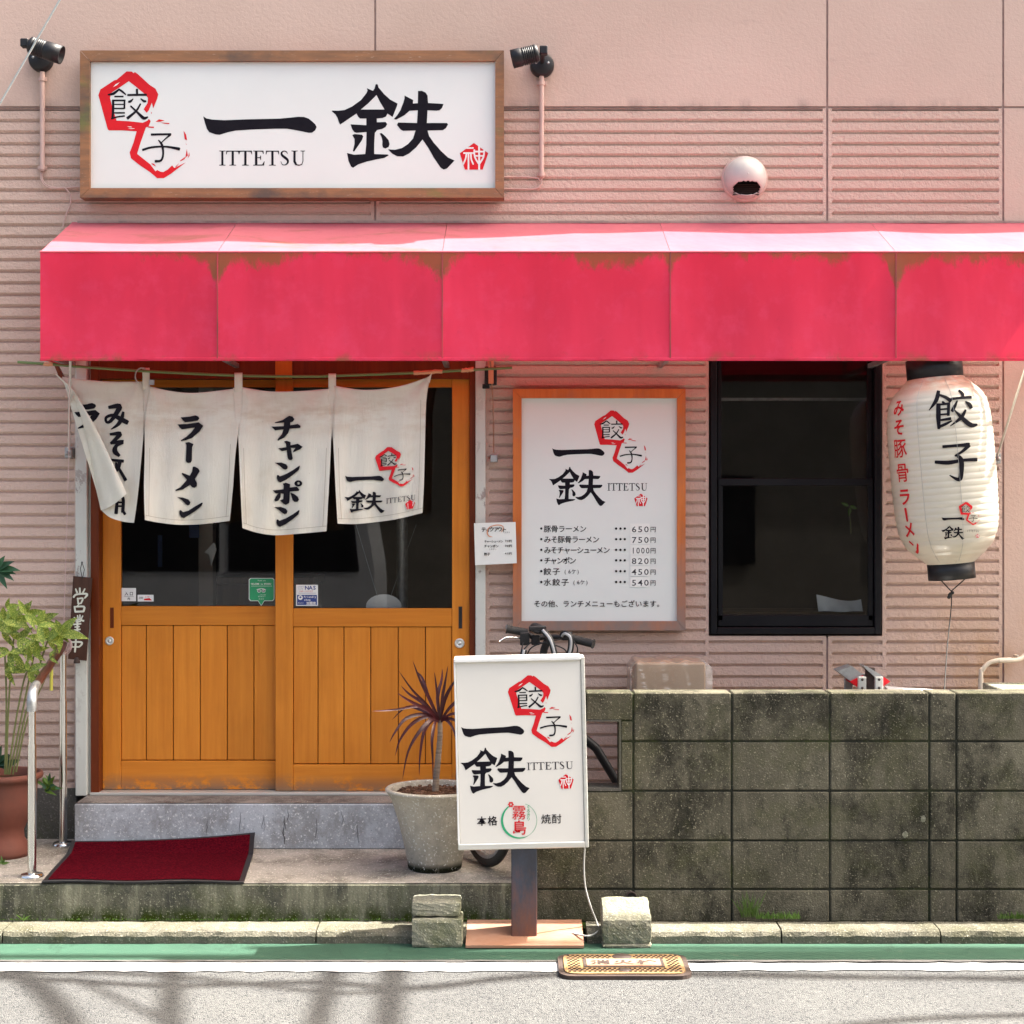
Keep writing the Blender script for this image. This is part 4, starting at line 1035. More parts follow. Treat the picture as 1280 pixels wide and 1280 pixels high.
# ================================================================== CONCRETE STEP BLOCKS BESIDE THE SIGN
def rough(mb, amp):
    mb.v = [v+Vector((random.uniform(-amp, amp), random.uniform(-amp, amp), random.uniform(-amp, amp)*.6)) for v in mb.v]; return mb
def rblock(x0, x1, y0, y1, z0, z1, n=5, slope=0, rnd=.006):
    """rounded, chipped block as a subdivided box"""
    bm = bmesh.new(); bmesh.ops.create_cube(bm, size=1); bmesh.ops.subdivide_edges(bm, edges=bm.edges[:], cuts=n, use_grid_fill=True)
    hx, hy, hz = (x1-x0)/2, (y1-y0)/2, (z1-z0)/2; c = Vector(((x0+x1)/2, (y0+y1)/2, (z0+z1)/2)); vs = []
    for v in bm.verts:
        q = Vector((v.co.x*2*hx, v.co.y*2*hy, v.co.z*2*hz)); r = .012
        inn = Vector((max(-hx+r, min(hx-r, q.x)), max(-hy+r, min(hy-r, q.y)), max(-hz+r, min(hz-r, q.z))))
        dlt = q-inn
        if dlt.length > 1e-6: q = inn+dlt.normalized()*r*random.uniform(.75, 1.02)
        if slope and q.z > 0: q.z -= slope*(1-(q.y+hy)/(2*hy))
        vs.append(c+q+Vector([random.uniform(-1, 1)*.0012 for _ in range(3)]))
    bm.verts.index_update(); fs = [tuple(v.index for v in f.verts) for f in bm.faces]; bm.free()
    m = MB(); m.add(vs, fs, False); return m
def stack(px0, px1, label, wedge):
    a, b = X(px0, 6.31), X(px1, 6.31)
    t = thing('concrete_block_stack', ((a+b)/2, 6.31, ZR), label, 'concrete block', 'concrete blocks either side of the standing sign')
    if not wedge:
        rblock(a, b, 6.305, 6.455, ZR+.001, Z(1148.5, 6.31), 7).build('lower_block', M_['paver'], t)
        rblock(a-.001, b-.008, 6.325, 6.47, Z(1148.3, 6.31)+.001, Z(1127.5, 6.325), 7).build('upper_block', M_['paver'], t)
    else:
        rblock(a, b, 6.300, 6.46, ZR+.001, ZR+.014, 6).build('lower_block', M_['paver'], t)
        rblock(a+.001, b-.001, 6.305, 6.455, ZR+.015, Z(1120, 6.44), 8, slope=.062).build('upper_block', M_['paver'], t)
    return t
stack(514, 578.5, 'two small mossy concrete blocks stacked on the kerb left of the standing sign', False)
stack(752.5, 815, 'mossy concrete wedge block on the kerb right of the standing sign', True)

# ================================================================== MANHOLE COVER
mh = thing('hydrant_cover', P(780, 1211, 6.03), 'yellow and rust rectangular cover set in the road beside the white line', 'manhole cover')
def rrect(cx, cy, hx, hy, r, z, n=5):
    out = []
    for sx_, sy_, a0 in ((1, 1, 0), (-1, 1, 90), (-1, -1, 180), (1, -1, 270)):
        for q in range(n+1):
            a = math.radians(a0+90*q/n); out.append(Vector((cx+sx_*(hx-r)+r*math.cos(a), cy+sy_*(hy-r)+r*math.sin(a), z)))
    return out
mx_, my_ = X(779.5, 6.03), 6.035
m = MB(); m.prism(rrect(mx_, my_, .243, .148, .055, ZR+.0145), (0, 0, -.03)); m.build('rim', M_['iron'], mh)
m = MB(); m.prism(rrect(mx_, my_, .222, .128, .045, ZR+.019), (0, 0, -.004)); m.build('cover_plate', M_['yel'], mh)
m = MB(); m.box((mx_-.150, my_-.052, ZR+.0192), (mx_+.150, my_+.060, ZR+.0215)); m.build('word_panel', M_['iron'], mh)
m = MB(); m.box((mx_-.138, my_-.042, ZR+.0217), (mx_+.138, my_+.05, ZR+.0232)); m.build('word_panel_field', M_['plate'], mh)
m = MB(); m.lathe([(.0001, .003), (.034, .003), (.038, 0)], (mx_, my_+.092, ZR+.0195), 20); m.lathe([(.0001, .003), (.02, .003), (.024, 0)], (mx_, my_-.088, ZR+.0195), 16); m.build('bolt_boss', M_['iron'], mh)
m = MB()
for i in range(-11, 12):
    for j_ in range(-6, 7):
        x, y = mx_+i*.0185+(.009 if j_ % 2 else 0), my_+j_*.0175
        if abs(x-mx_) > .205 or (abs(x-mx_) < .16 and -.06 < y-my_ < .068) or math.hypot(x-mx_, y-my_-.092) < .045: continue
        m.box((x-.0048, y-.0035, ZR+.0192), (x+.0048, y+.0035, ZR+.0222))
mm = m.build('tread_pattern', M_['iron'], mh); mm['kind'] = 'stuff'
p = Print(); p.text('iron', '消火栓', 0, 0, 1, .03, adv=1.1)
p.build(lambda x, y, h: Vector((mx_+(x-1.1)*.078, my_+.003-y*.062, ZR+.0236+h)), mh, {'iron': 'cover_lettering'})

# ================================================================== POT WITH DRACAENA
pp = thing('concrete_planter', P(543.5, 1090, 6.88), 'round grey concrete pot with bark chips on the platform, mossy at its foot', 'plant pot')
pc = Vector((X(543.5, 6.885), 6.885, PZ+.003))
prof = [(.0001, 0), (.108, 0), (.113, .004), (.121, .055), (.137, .13), (.158, .215), (.183, .29), (.203, .325), (.210, .332), (.211, .338), (.206, .343), (.190, .343), (.185, .335), (.178, .29)]
m = MB(); m.lathe(prof, pc, 56); m.build('pot', M_['pot'], pp)
m = MB()
def soilf(u, v):
    a = 2*math.pi*u; r = .181*v; return pc+Vector((r*math.cos(a), r*math.sin(a), .318+.012*math.sin(a*5+v*9)*v*(1-v)+random.uniform(-.004, .004)+.010*(1-v)))
m.grid(soilf, 40, 12); m.build('soil', M_['soil'], pp)
mc = MB()
for i in range(260):
    a, r = random.uniform(0, 6.28), .17*math.sqrt(random.random()); q = pc+Vector((r*math.cos(a), r*math.sin(a), .326))
    M4 = Matrix.Translation(q) @ Matrix.Rotation(random.uniform(0, 6), 4, 'Z') @ Matrix.Rotation(random.uniform(-.6, .6), 4, 'X')
    mc.box((-.008, -.004, -.002), (.008, .004, .002), 0, M4)
o = mc.build('bark_chip', simple('bark_chip_brown', (.16, .075, .04), .9, (.06, .03, .018), 60), pp); o['kind'] = 'stuff'
dr = thing('dracaena', pc+Vector((0, 0, .32)), 'slim dracaena with burgundy strap leaves growing in the grey concrete pot', 'plant')
m = MB(); tp = [P(544, 1003, 6.88), P(545, 975, 6.885), P(548, 945, 6.88), P(550, 920, 6.88), P(550, 900, 6.88)]
tp = [Vector(v) for v in catmull([tuple(v) for v in tp], 5)]
m.tube(tp, [.0155-.006*i/len(tp)+.0010*(i % 2) for i in range(len(tp))], 10); m.build('trunk', M_['trunk'], dr)
def strap(pts, w, m_, parent, d=0):
    """long narrow arching leaf through px points with per-point depth"""
    c = [Vector(v) for v in catmull([tuple(P(*q)) for q in pts], 4)]; n = len(c); vs = []
    for i, q in enumerate(c):
        t = (c[min(i+1, n-1)]-c[max(i-1, 0)]).normalized(); s = t.cross(Vector((0, -1, .25))).normalized(); s_ = i/(n-1)
        ww = w*(.55+.9*s_ if s_ < .4 else .91*(1-(s_-.4)/.6)**.8+.02)
        up = s.cross(t); vs += [q-s*ww*.5+up*ww*.18, q, q+s*ww*.5+up*ww*.18]
    fs = []
    for i in range(n-1): a = 3*i; fs += [(a, a+1, a+4, a+3), (a+1, a+2, a+5, a+4)]
    mb = MB(); mb.add(vs, fs, True); mb.build('leaf', m_, parent)
b0 = (550, 903, 6.88)
LV = [[b0, (535, 883, 6.86), (515, 862, 6.84), (498, 838, 6.82)], [b0, (538, 876, 6.86), (525, 850, 6.83), (516, 826, 6.80)], [b0, (530, 880, 6.9), (512, 868, 6.9), (501, 857, 6.9)],
      [b0, (548, 880, 6.87), (545, 855, 6.86), (543, 840, 6.85)], [b0, (553, 872, 6.86), (557, 850, 6.85), (560, 832, 6.84)], [b0, (556, 875, 6.88), (566, 855, 6.88), (576, 845, 6.88)],
      [b0, (530, 883, 6.8), (495, 887, 6.72), (465, 889, 6.66)], [b0, (532, 893, 6.8), (508, 898, 6.74), (494, 915, 6.7), (487, 928, 6.69)], [b0, (534, 896, 6.84), (515, 905, 6.8), (500, 925, 6.78), (494, 945, 6.77)],
      [b0, (540, 899, 6.8), (524, 915, 6.74), (510, 940, 6.71), (503, 975, 6.70)], [b0, (541, 900, 6.83), (530, 915, 6.77), (525, 945, 6.75), (524, 970, 6.74)], [b0, (544, 903, 6.8), (540, 925, 6.74), (541, 950, 6.73), (541, 975, 6.72)],
      [b0, (562, 885, 6.86), (580, 870, 6.86), (596, 868, 6.86)], [b0, (563, 893, 6.84), (582, 893, 6.82), (598, 905, 6.8)], [b0, (560, 898, 6.86), (575, 905, 6.84), (586, 928, 6.82)], [b0, (558, 900, 6.83), (568, 915, 6.79), (573, 945, 6.77)],
      [b0, (535, 870, 6.92), (528, 848, 6.95), (519, 838, 6.97)], [b0, (547, 872, 6.92), (552, 850, 6.95), (553, 836, 6.96)], [b0, (528, 888, 6.93), (508, 884, 6.97), (490, 900, 7.0)], [b0, (538, 890, 6.80), (519, 880, 6.74), (505, 872, 6.70), (497, 866, 6.68)]]
for i, l in enumerate(LV): strap(l, random.uniform(.013, .019), M_['purple'], dr)

# ================================================================== LEFT POT, AUCUBA, SMALL PLANTS
ut = thing('terracotta_urn', P(5, 1070, 7.14), 'terracotta pedestal urn at the far left below the speckled shrub', 'plant pot')
uc = Vector((X(4, 7.14), 7.14, PZ+.003))
m = MB(); m.lathe([(.0001, 0), (.112, 0), (.116, .02), (.108, .05), (.092, .075), (.088, .11), (.100, .14), (.128, .18), (.142, .24), (.146, .31), (.150, .335), (.168, .34), (.172, .352), (.168, .364), (.155, .368), (.150, .358), (.145, .33)], uc, 48); m.build('urn', M_['terra'], ut)
m = MB(); m.lathe([(.0001, .335), (.147, .33)], uc, 24); m.build('soil', M_['soil'], ut)
au = thing('aucuba', uc+Vector((0, 0, .33)), 'speckled yellow-green aucuba shrub growing in the terracotta urn at the left', 'shrub')
def gleaf(px, py, d, ang, L, w, m_, parent, droop=.15, tilt=0.0, wave=.0):
    """leaf from px base, ang degrees in picture (0 = right, 90 = up), L px long"""
    a = math.radians(ang); b = P(px, py, d); k_ = d/F
    t = b+Vector((math.cos(a)*L*k_, -tilt*L*k_, math.sin(a)*L*k_))
    mb = MB(); leafmesh(mb, b, t, w*k_, Vector((random.uniform(-.4, .4), -1, random.uniform(.1, .9))), droop, .3, 6, wave); mb.build('leaf', m_, parent)
whorls = [(20, 775, [(100, 24), (60, 28), (20, 26), (150, 24), (-20, 22), (200, 22)]), (48, 782, [(80, 26), (35, 34), (10, 24), (130, 26), (-60, 22)]), (60, 800, [(100, 27), (50, 33), (20, 22), (-10, 18), (-45, 16), (170, 26)]),
          (76, 794, [(130, 24), (100, 26), (45, 34), (4, 34), (-30, 12), (-100, 20), (180, 18)]), (12, 815, [(10, 26), (-30, 24), (-70, 22), (150, 20), (200, 18)]), (30, 808, [(-10, 14), (-55, 18), (15, 22)]),
          (36, 838, [(95, 16), (30, 25), (175, 27), (-60, 22), (-15, 18), (140, 20)]), (2, 790, [(60, 22), (0, 24), (-50, 20), (100, 20)]), (8, 760, [(70, 14), (20, 18), (-20, 16)]), (44, 800, [(250, 24), (290, 22), (200, 18)]), (62, 822, [(60, 14), (-20, 12)]), (4, 776, [(45, 26), (90, 22), (-15, 24), (130, 20)]), (32, 768, [(70, 20), (20, 24), (120, 20), (-40, 18)]), (22, 800, [(40, 26), (-5, 22), (-60, 20), (110, 24)]), (6, 838, [(50, 22), (0, 24), (-40, 18)]), (40, 815, [(20, 22), (-30, 18), (80, 20)]), (14, 790, [(75, 24), (35, 20), (160, 22)])]
random.seed(21)
for x, y, ls in whorls:
    for an, L in ls:
        gleaf(x, y, 7.05+random.uniform(-.06, .08), an+random.uniform(-8, 8), L*1.12, L*.42, M_['aucuba'], au, random.uniform(.05, .3), random.uniform(-.1, .35), .0)
for pts in ([(8, 968), (10, 900), (14, 830), (20, 775)], [(10, 968), (20, 900), (30, 850), (36, 838)], [(6, 968), (8, 880), (6, 815)], [(16, 968), (30, 900), (50, 830), (60, 800)], [(20, 965), (34, 900), (60, 840), (76, 794)], [(12, 968), (30, 880), (46, 800), (48, 782)]):
    m = MB(); m.tube([Vector(v) for v in catmull([tuple(P(a, b, 7.12)) for a, b in pts], 4)], .004, 6); m.build('stem', M_['stem'], au)
dk = thing('dark_leaved_plant', uc+Vector((-.1, .1, .33)), 'dark green broad-leaved plant at the left edge, half out of view', 'plant')
for x, y, ls in ((-4, 712, [(30, 28), (5, 32), (-25, 26), (-55, 26), (60, 24), (80, 20), (-5, 26), (100, 20)]), (-6, 955, [(70, 30), (40, 26), (10, 24), (95, 30)]), (2, 960, [(120, 28), (60, 24), (30, 30)])):
    for an, L in ls: gleaf(x, y, 7.16, an, L, L*.36, M_['dkleaf'], dk, .12, .2)
m = MB(); m.tube([P(-6, 968, 7.16), P(-14, 840, 7.16), P(-6, 712, 7.16)], .006, 6); m.build('stem', M_['stem'], dk)
def weed(name, px, py, d, n, L, label, mat='midleaf', spread=80, base_z=None, w=.22):
    t = thing(name, P(px, py, d), label, 'weed')
    for i in range(n):
        an = 90+random.uniform(-spread, spread)
        gleaf(px+random.uniform(-2, 2), py, d+random.uniform(-.02, .02), an, L*random.uniform(.5, 1.1), L*w, M_[mat], t, random.uniform(0, .3), random.uniform(-.3, .3))
    return t
fp = thing('fern', P(60, 985, 7.22), 'small feathery green fern beside the terracotta urn', 'fern')
for i in range(26): gleaf(60+random.uniform(-6, 6), 982+random.uniform(-4, 8), 7.2+random.uniform(-.05, .05), random.uniform(-10, 150), random.uniform(9, 20), 4.5, M_['dkleaf' if i % 2 else 'midleaf'], fp, .2, .2)
weed('platform_weed', 3, 1080, 6.95, 9, 13, 'tiny leafy weed on the platform at the left edge below the urn')
weed('gutter_weed', 28, 1151, 6.52, 5, 16, 'thin weed sprouting from the gutter at the far left', w=.10, spread=50)
def grass_tuft(name, px0, px1, py, d, n, h, label, m_='midleaf'):
    mb = MB()
    for i in range(n):
        x = random.uniform(px0, px1); hh_ = h*random.uniform(.3, 1.0)
        b = P(x, py, d+random.uniform(-.02, .02)); t = b+Vector((random.uniform(-.5, .5)*hh_, random.uniform(-.3, .3)*hh_, hh_))
        leafmesh(mb, b, t, random.uniform(.002, .005), droop=random.uniform(0, .3), seg=3)
    o = mb.build(name, M_[m_]); tag(o, label, 'grass', kind='stuff'); return o
grass_tuft('grass_tuft', 926, 946, 1147, 6.55, 60, .13, 'tuft of grass at the foot of the block wall')
grass_tuft('grass_tuft', 945, 1000, 1149, 6.55, 160, .04, 'low green weeds spreading along the foot of the block wall')
grass_tuft('grass_tuft', 1248, 1284, 1149, 6.55, 120, .04, 'small green weeds at the foot of the block wall by the right edge')
grass_tuft('moss_edge', -10, 640, 1150, 6.575, 500, .010, 'dark moss growing in the gutter along the platform')
# loose grit in the gutter
mb = MB()
for i in range(500):
    x = X(random.uniform(700, 1290), 6.52); y = random.uniform(6.505, 6.60); s = random.uniform(.0015, .004)
    mb.box((x-s, y-s, -.028), (x+s, y+s, -.028+s*1.5))
tag(mb.build('gutter_grit', M_['kerb']), 'loose grit in the gutter below the block wall', 'grit', kind='stuff')

# ================================================================== HANDRAIL
hr = thing('handrail', (X(60, 7.0), 7.0, PZ), 'short stainless steel handrail with brown grip left of the doors', 'handrail')
fx, fd, fz = X(40, 6.72), 6.72, Z(872, 6.72); bx, bd, bz = X(79, 7.36), 7.36, Z(812, 7.36)
for x, d, z, r in ((fx, fd, fz, .0155), (bx, bd, bz, .0155)):
    m = MB(); m.tube([(x, d, PZ), (x, d, PZ+(z-PZ)*.74)], r*1.15, 16); m.tube([(x, d, PZ+(z-PZ)*.74), (x, d, z)], r, 16); m.build('post', M_['steel'], hr)
    m = MB(); m.lathe([(.0001, .016), (.018, .016), (.044, .012), (.048, .003), (.048, 0)], (x, d, PZ+.003), 24); m.build('base_flange', M_['steel'], hr)
a = Vector((fx, fd, fz)); b = Vector((bx, bd, bz+.02)); dv = (b-a).normalized()
m = MB(); m.tube([Vector(v) for v in catmull([tuple(a+Vector((0, 0, -.055))), tuple(a+Vector((0, 0, -.005))), tuple(a+Vector((0, 0, .02))+dv*.035), tuple(a+Vector((0, 0, .022))+dv*.085)], 5)], .021, 14); m.build('elbow', M_['galv'], hr)
m = MB(); m.tube([a+Vector((0, 0, .022))+dv*.08, b], .019, 14); m.build('grip', M_['railcov'], hr)
m = MB()
for q in range(9):
    c = b+Vector((random.uniform(-.008, .008), -.01, random.uniform(-.012, .012))); rr = .028+q*.0012
    m.tube([c+Vector((rr*math.cos(t*.45), random.uniform(-.01, .01)+.004*math.sin(t), rr*1.05*math.sin(t*.45))) for t in range(15)], .0016, 4, False)
m.build('cord_loop', M_['pinkcord'], hr)
m = MB(); m.tube([P(64.5, 815, 7.15), P(64, 863, 7.15)], .0075, 8); tag(m.build('yellow_tube', simple('yellow_plastic', (.55, .52, .08), .4)), 'short yellow plastic tube hanging behind the handrail', 'tube')
m = MB(); m.tube([Vector(v) for v in catmull([tuple(P(87, 470, 7.03)), tuple(P(86, 570, 7.2)), tuple(P(82, 700, 7.3)), tuple(P(79, 805, 7.36))], 5)], .0018, 5)
tag(m.build('pink_cord', M_['pinkcord']), 'thin pink cord hanging from the awning stay down to the handrail', 'cord')
# ================================================================== NOREN
random.seed(5)
bp = MB(); pl = [(22, 452.5, 7.12), (60, 455, 7.14), (84, 457, 7.16), (175, 463.5, 7.20), (300, 469.5, 7.22), (400, 470.5, 7.22), (412, 470, 7.22), (519, 466, 7.22), (575, 463, 7.22), (640, 459.5, 7.22)]
bam = thing('bamboo_pole', P(300, 470, 7.22), 'thin green bamboo pole carrying the shop curtain under the awning', 'pole')
bp.tube([Vector(v) for v in catmull([tuple(P(*q)) for q in pl], 4)], .0062, 8); bp.build('pole', M_['bamboo'], bam)
for a, b in ((517, 553), (577, 592), (55, 66)):
    m = MB()
    n = 8; pts = []
    for i in range(n+1):
        x = a+(b-a)*i/n; xs = [q[0] for q in pl]
        for q, r in zip(pl[:-1], pl[1:]):
            if q[0] <= x <= r[0]: f = (x-q[0])/(r[0]-q[0]); y = q[1]+(r[1]-q[1])*f; d = q[2]+(r[2]-q[2])*f
        pts.append(P(x, y+random.uniform(-.5, .5), d))
    m.tube(pts, [.0085+random.uniform(0, .002) for _ in pts], 8); m.build('tape_wrap', M_['tape'], bam)
def nd(x, y):     # depth of the cloth
    t = max(0, (y-475)/180)
    dd = 7.215+.024*t*math.sin(x*.055+1)+.011*t*math.sin(x*.16+y*.012)+.005*math.sin(y*.03+x*.02)
    # creases fanning from each loop
    for lx in (180, 297, 415, 537):
        r = math.hypot(x-lx, y-478)+6; an = math.atan2(x-lx, y-470)
        dd += .008*math.cos(an*7)*math.exp(-r/60)
    return dd-.03*t
nr = thing('shop_curtain', P(300, 660, 7.2), 'off-white split shop curtain with black brush lettering hanging over the doors', 'shop curtain')
def edge(pts):
    def f(t):
        n = len(pts)-1; i = min(int(t*n), n-1); return pts[i], pts[i+1], t*n-i
    cc = catmull(pts, 8)
    def g_(t):
        u = t*(len(cc)-1); i = min(int(u), len(cc)-2); f_ = u-i
        return cc[i][0]+(cc[i+1][0]-cc[i][0])*f_, cc[i][1]+(cc[i+1][1]-cc[i][1])*f_
    return g_
def panel(top, bot, left, right, name='curtain_panel', dfn=nd, nu=26, nv=40, dd=0):
    T, B, L, R = edge(top), edge(bot), edge(left), edge(right)
    def fn(u, v, off=0):
        # Coons patch
        tx = [T(u)[i]*(1-v)+B(u)[i]*v+L(v)[i]*(1-u)+R(v)[i]*u-((1-u)*(1-v)*T(0)[i]+u*(1-v)*T(1)[i]+(1-u)*v*B(0)[i]+u*v*B(1)[i]) for i in (0, 1)]
        return P(tx[0], tx[1], dfn(tx[0], tx[1])+dd+off)
    m = MB(); m.grid(lambda u, v: fn(u, v), nu, nv)
    o = m.build(name, M_['cloth'], nr)
    s_ = o.modifiers.new('thickness', 'SOLIDIFY'); s_.thickness = .0016; s_.offset = 0
    # hem
    h = MB(); h.grid(lambda u, v: fn(u, 1-.045*v, -.0028-.0012*abs(math.sin(u*70))), 70, 2); h.build('hem', M_['cloth'], o)
    for uu, sgn in ((0.0, 1), (1.0, -1)):
        h = MB(); h.grid(lambda u, v: fn(uu+sgn*.045*u, .34+.61*v, -.0024), 2, 24); h.build('side_hem', M_['cloth'], o)
    return fn
panel([(187, 483), (215, 489), (245, 491), (292, 486)], [(181, 650), (200, 653.5), (225, 656), (255, 655), (287, 651)], [(187, 483), (181, 520), (181, 560), (180, 610), (181, 650)], [(292, 486), (299, 520), (294, 570), (291, 610), (287, 651)])
panel([(303, 484), (335, 489), (370, 489), (411, 486)], [(303, 660), (322, 666), (345, 669), (375, 667), (408, 664)], [(303, 484), (298, 530), (299, 570), (301, 620), (303, 660)], [(411, 486), (414, 530), (413, 570), (411, 610), (408, 664)])
panel([(418, 482), (450, 487), (480, 486), (510, 480), (538, 470)], [(422, 654.5), (445, 655), (475, 652), (500, 648), (528, 641)], [(418, 482), (416, 530), (418, 580), (420, 620), (422, 654.5)], [(538, 470), (533, 500), (531, 560), (530, 600), (528, 641)])
# bridging yoke between the panels, above the slits
def yoke(a, b, c):     # a: left px at top, b: right px at top, c: slit apex
    m = MB(); m.prism([P(x, y, nd(x, y)+.003) for x, y in (a, b, c)], (0, .0016, 0)); m.build('yoke_gusset', M_['cloth'], nr)
yoke((179, 477), (188, 483), (181.5, 541)); yoke((291, 485), (304, 484), (298, 549)); yoke((410, 486), (419, 482.5), (415, 551))
panel([(78, 471), (100, 474), (140, 477), (181, 477)], [(128, 639), (138, 647), (154, 652), (167.5, 653.5)], [(78, 471), (92, 520), (112, 585), (128, 639)], [(181, 477), (181, 520), (176, 580), (172, 620), (167.5, 653.5)], dd=.006)
# folded-over flap, blown across the first panel
def flapd(x, y): return nd(x, y)-.030-.012*math.sin((x+y*.3)*.12)
mfl = MB()
FL = edge([(70, 468), (84, 484), (98, 512), (108, 548), (113, 572), (119, 605), (126.5, 638)]); FR = edge([(70, 468), (90, 485), (104, 508), (117, 530), (132, 560), (146, 590), (158, 617)])
def flapf(u, v):
    a, b = FL(v), FR(v); x = a[0]+(b[0]-a[0])*u; y = a[1]+(b[1]-a[1])*u
    y += 3*math.sin(u*math.pi)*v*v
    return P(x, y, nd(x, y)+.010-.055*math.sin(math.pi*u*.55)*min(1, v*2.2)-.006*math.sin(u*9)*v)
mfl.grid(flapf, 20, 44); o = mfl.build('folded_flap', M_['cloth'], nr); s_ = o.modifiers.new('thickness', 'SOLIDIFY'); s_.thickness = .0016
h = MB(); h.grid(lambda u, v: flapf(u, 1-.05*v)+Vector((0, -.003, 0)), 30, 2); h.build('hem', M_['cloth'], o)
for pts in ([(178, 487), (187, 487), (187, 461), (178, 461)], [(293, 491), (303, 491), (303, 467), (293, 467)], [(410.5, 492), (420, 492), (420, 468), (410.5, 468)]):
    m = MB(); (x0, y1), (x1, _), (_, y0), _ = pts
    def lf(u, v):
        x = x0+(x1-x0)*u
        if v < .5: t = v/.5; return P(x, y1+(y0-y1)*t, 7.212-.007*math.sin(t*math.pi*.5))
        t = (v-.5)/.5; a = math.pi*t; return P(x, y0-1.2*math.sin(a), 7.22-.012*math.cos(a)) if t < 1 else P(x, y0+8, 7.23)
    m.grid(lf, 3, 16); o = m.build('hanging_loop', M_['cloth'], nr); s_ = o.modifiers.new('thickness', 'SOLIDIFY'); s_.thickness = .0015
m = MB(); m.prism([P(x, y, 7.19) for x, y in ((533, 474), (540, 466), (537, 479))], (0, .002, 0)); m.build('tie_corner', M_['cloth'], nr)
m = MB(); c = P(180.5, 470, 7.185); m.tube([c+Vector((.036*math.cos(a)*.85-.01, 0, .036*math.sin(a))) for a in [math.radians(q) for q in range(60, 250, 10)]], .0032, 6); m.box(P(186, 481, 7.19), P(193, 475, 7.20)); tag(m.build('plastic_ring_clip', M_['galv']), 'grey plastic ring clip on the left end of the curtain pole', 'clip')
# lettering on the curtain
def onn(x, y, h): return P(x, y, nd(x, y)-.0045-h*2)
p = Print()
for q in RA+BAR+ME+NN: p.poly('ink', fit(q, 8.533, 205, 510))
for q in CHI+YA+N2: p.poly('ink', fit(q, 8.25, 325, 510))
p.poly('ink', fit(PO[0], 8.25, 325, 510)); p.poly('ink', fit(PO[1], 8.25, 325, 510))
rg = [(395+41*math.cos(a*math.pi/8), 778+32*math.sin(a*math.pi/8)) for a in range(16)]; ri = [(396+13*math.cos(a*math.pi/6), 776+13*math.sin(a*math.pi/6)) for a in range(12)]
p.poly('ink', fit(rg, 8.25, 325, 510), [fit(ri, 8.25, 325, 510)])
for q in N2: p.poly('ink', [(x-.5, y+55.5) for x, y in fit(q, 8.25, 325, 510)])
brand(p, 'ink', 431.5, 594.5, .342, .34, 431.0, 612.5, .325, .27)
p.T = lambda x, y: (x+(x-480)*0, y-(x-480)*.13)
ittetsu(p, 'ink2', 482.5, 623.5, 6.4, 37); logo(p, 469, 559.5, .43, .385); seal(p, 506.5, 629, .34)
p.T = lambda x, y: (x, y)
for pts in ([(182, 644), (200, 647.5), (225, 650), (255, 649), (286, 645)], [(304, 653.5), (322, 659.5), (345, 662.5), (375, 660.5), (408, 657.5)], [(423, 648), (445, 648.5), (475, 645.5), (500, 641.5), (528, 635)],
            [(187, 560), (186.5, 600), (186, 645)], [(288, 555), (286, 600), (282.5, 646)], [(304.5, 560), (306, 610), (308, 655)], [(408, 560), (406, 610), (403.5, 658)], [(423, 560), (424.5, 610), (427, 649)], [(526, 500), (525, 560), (524, 600), (522.5, 636)]):
    p.stroke('stitch', pts, .45, n=6)
p.build(onn, nr, {'red': 'red_emblem', 'wht': 'emblem_detail', 'stitch': 'stitching'}, cut=6)
def on1(x, y, h): return P(x, y, nd(x, y)+.006-.0035-h*2)
p = Print(); f7 = lambda q: [(x/6.4+60, y/6.4+460, (w/6.4)*1.05) for x, y, w in q]
for st in ([(490, 315, 26), (570, 305, 40), (548, 360, 36), (500, 425, 26), (468, 432, 20), (466, 395, 22), (520, 378, 26), (580, 408, 36), (632, 435, 36)], [(602, 355, 20), (590, 400, 30), (562, 450, 28), (505, 490, 6)],
           [(500, 530, 20), (575, 525, 34), (550, 560, 30), (505, 602, 22)], [(510, 600, 20), (600, 590, 30), (548, 620, 26), (535, 665, 40), (568, 700, 24)],
           [(500, 735, 20), (600, 745, 24)], [(575, 745, 30), (560, 800, 30), (520, 850, 20)], [(560, 790, 20), (620, 895, 26)], [(545, 760, 16), (540, 830, 22), (500, 870, 12)], [(530, 800, 14), (580, 820, 14)],
           [(555, 1040, 22), (545, 1160, 28)], [(555, 1045, 18), (600, 1040, 24), (598, 1150, 26)], [(560, 1075, 14), (598, 1075, 14)], [(560, 1105, 14), (598, 1105, 14)], [(560, 1010, 20), (600, 1005, 20)], [(598, 1140, 20), (615, 1168, 22)]):
    p.stroke('ink', f7(st), n=4)
for q in RA: p.poly('ink', [((x-150)/8.533*1.0+93.5, (y-80)/8.533+504) for x, y in q])
p.build(on1, nr, {}, cut=6)

# ================================================================== LANTERN
LD = 7.14; K = LD/F
lt = thing('paper_lantern', P(1190, 724, LD), 'white paper lantern with black and red lettering hanging under the awning at right', 'lantern')
TL_ = math.atan((1190-1169)/(713-462))
LM = Matrix.Translation(P(1190, 724, LD)) @ Matrix.Rotation(-TL_, 4, 'Y')
kp = [(20, 29), (24, 33), (32, 43), (44, 54), (60, 60.5), (80, 63), (120, 64.5), (180, 64.5), (205, 63), (222, 60), (234, 53), (243, 43), (252, 34.5)]
def lr(v):
    for (a, ra), (b, rb) in zip(kp[:-1], kp[1:]):
        if v <= b: t = (v-a)/(b-a); return ra+(rb-ra)*(t if (a < 30 or a > 240) else t)
    return kp[-1][1]
PT = 7.9
def lrr(v): return lr(v)*K*(1-.0)-.0017*abs(math.cos(math.pi*(v-20)/PT))**6
m = MB(); nv = 232
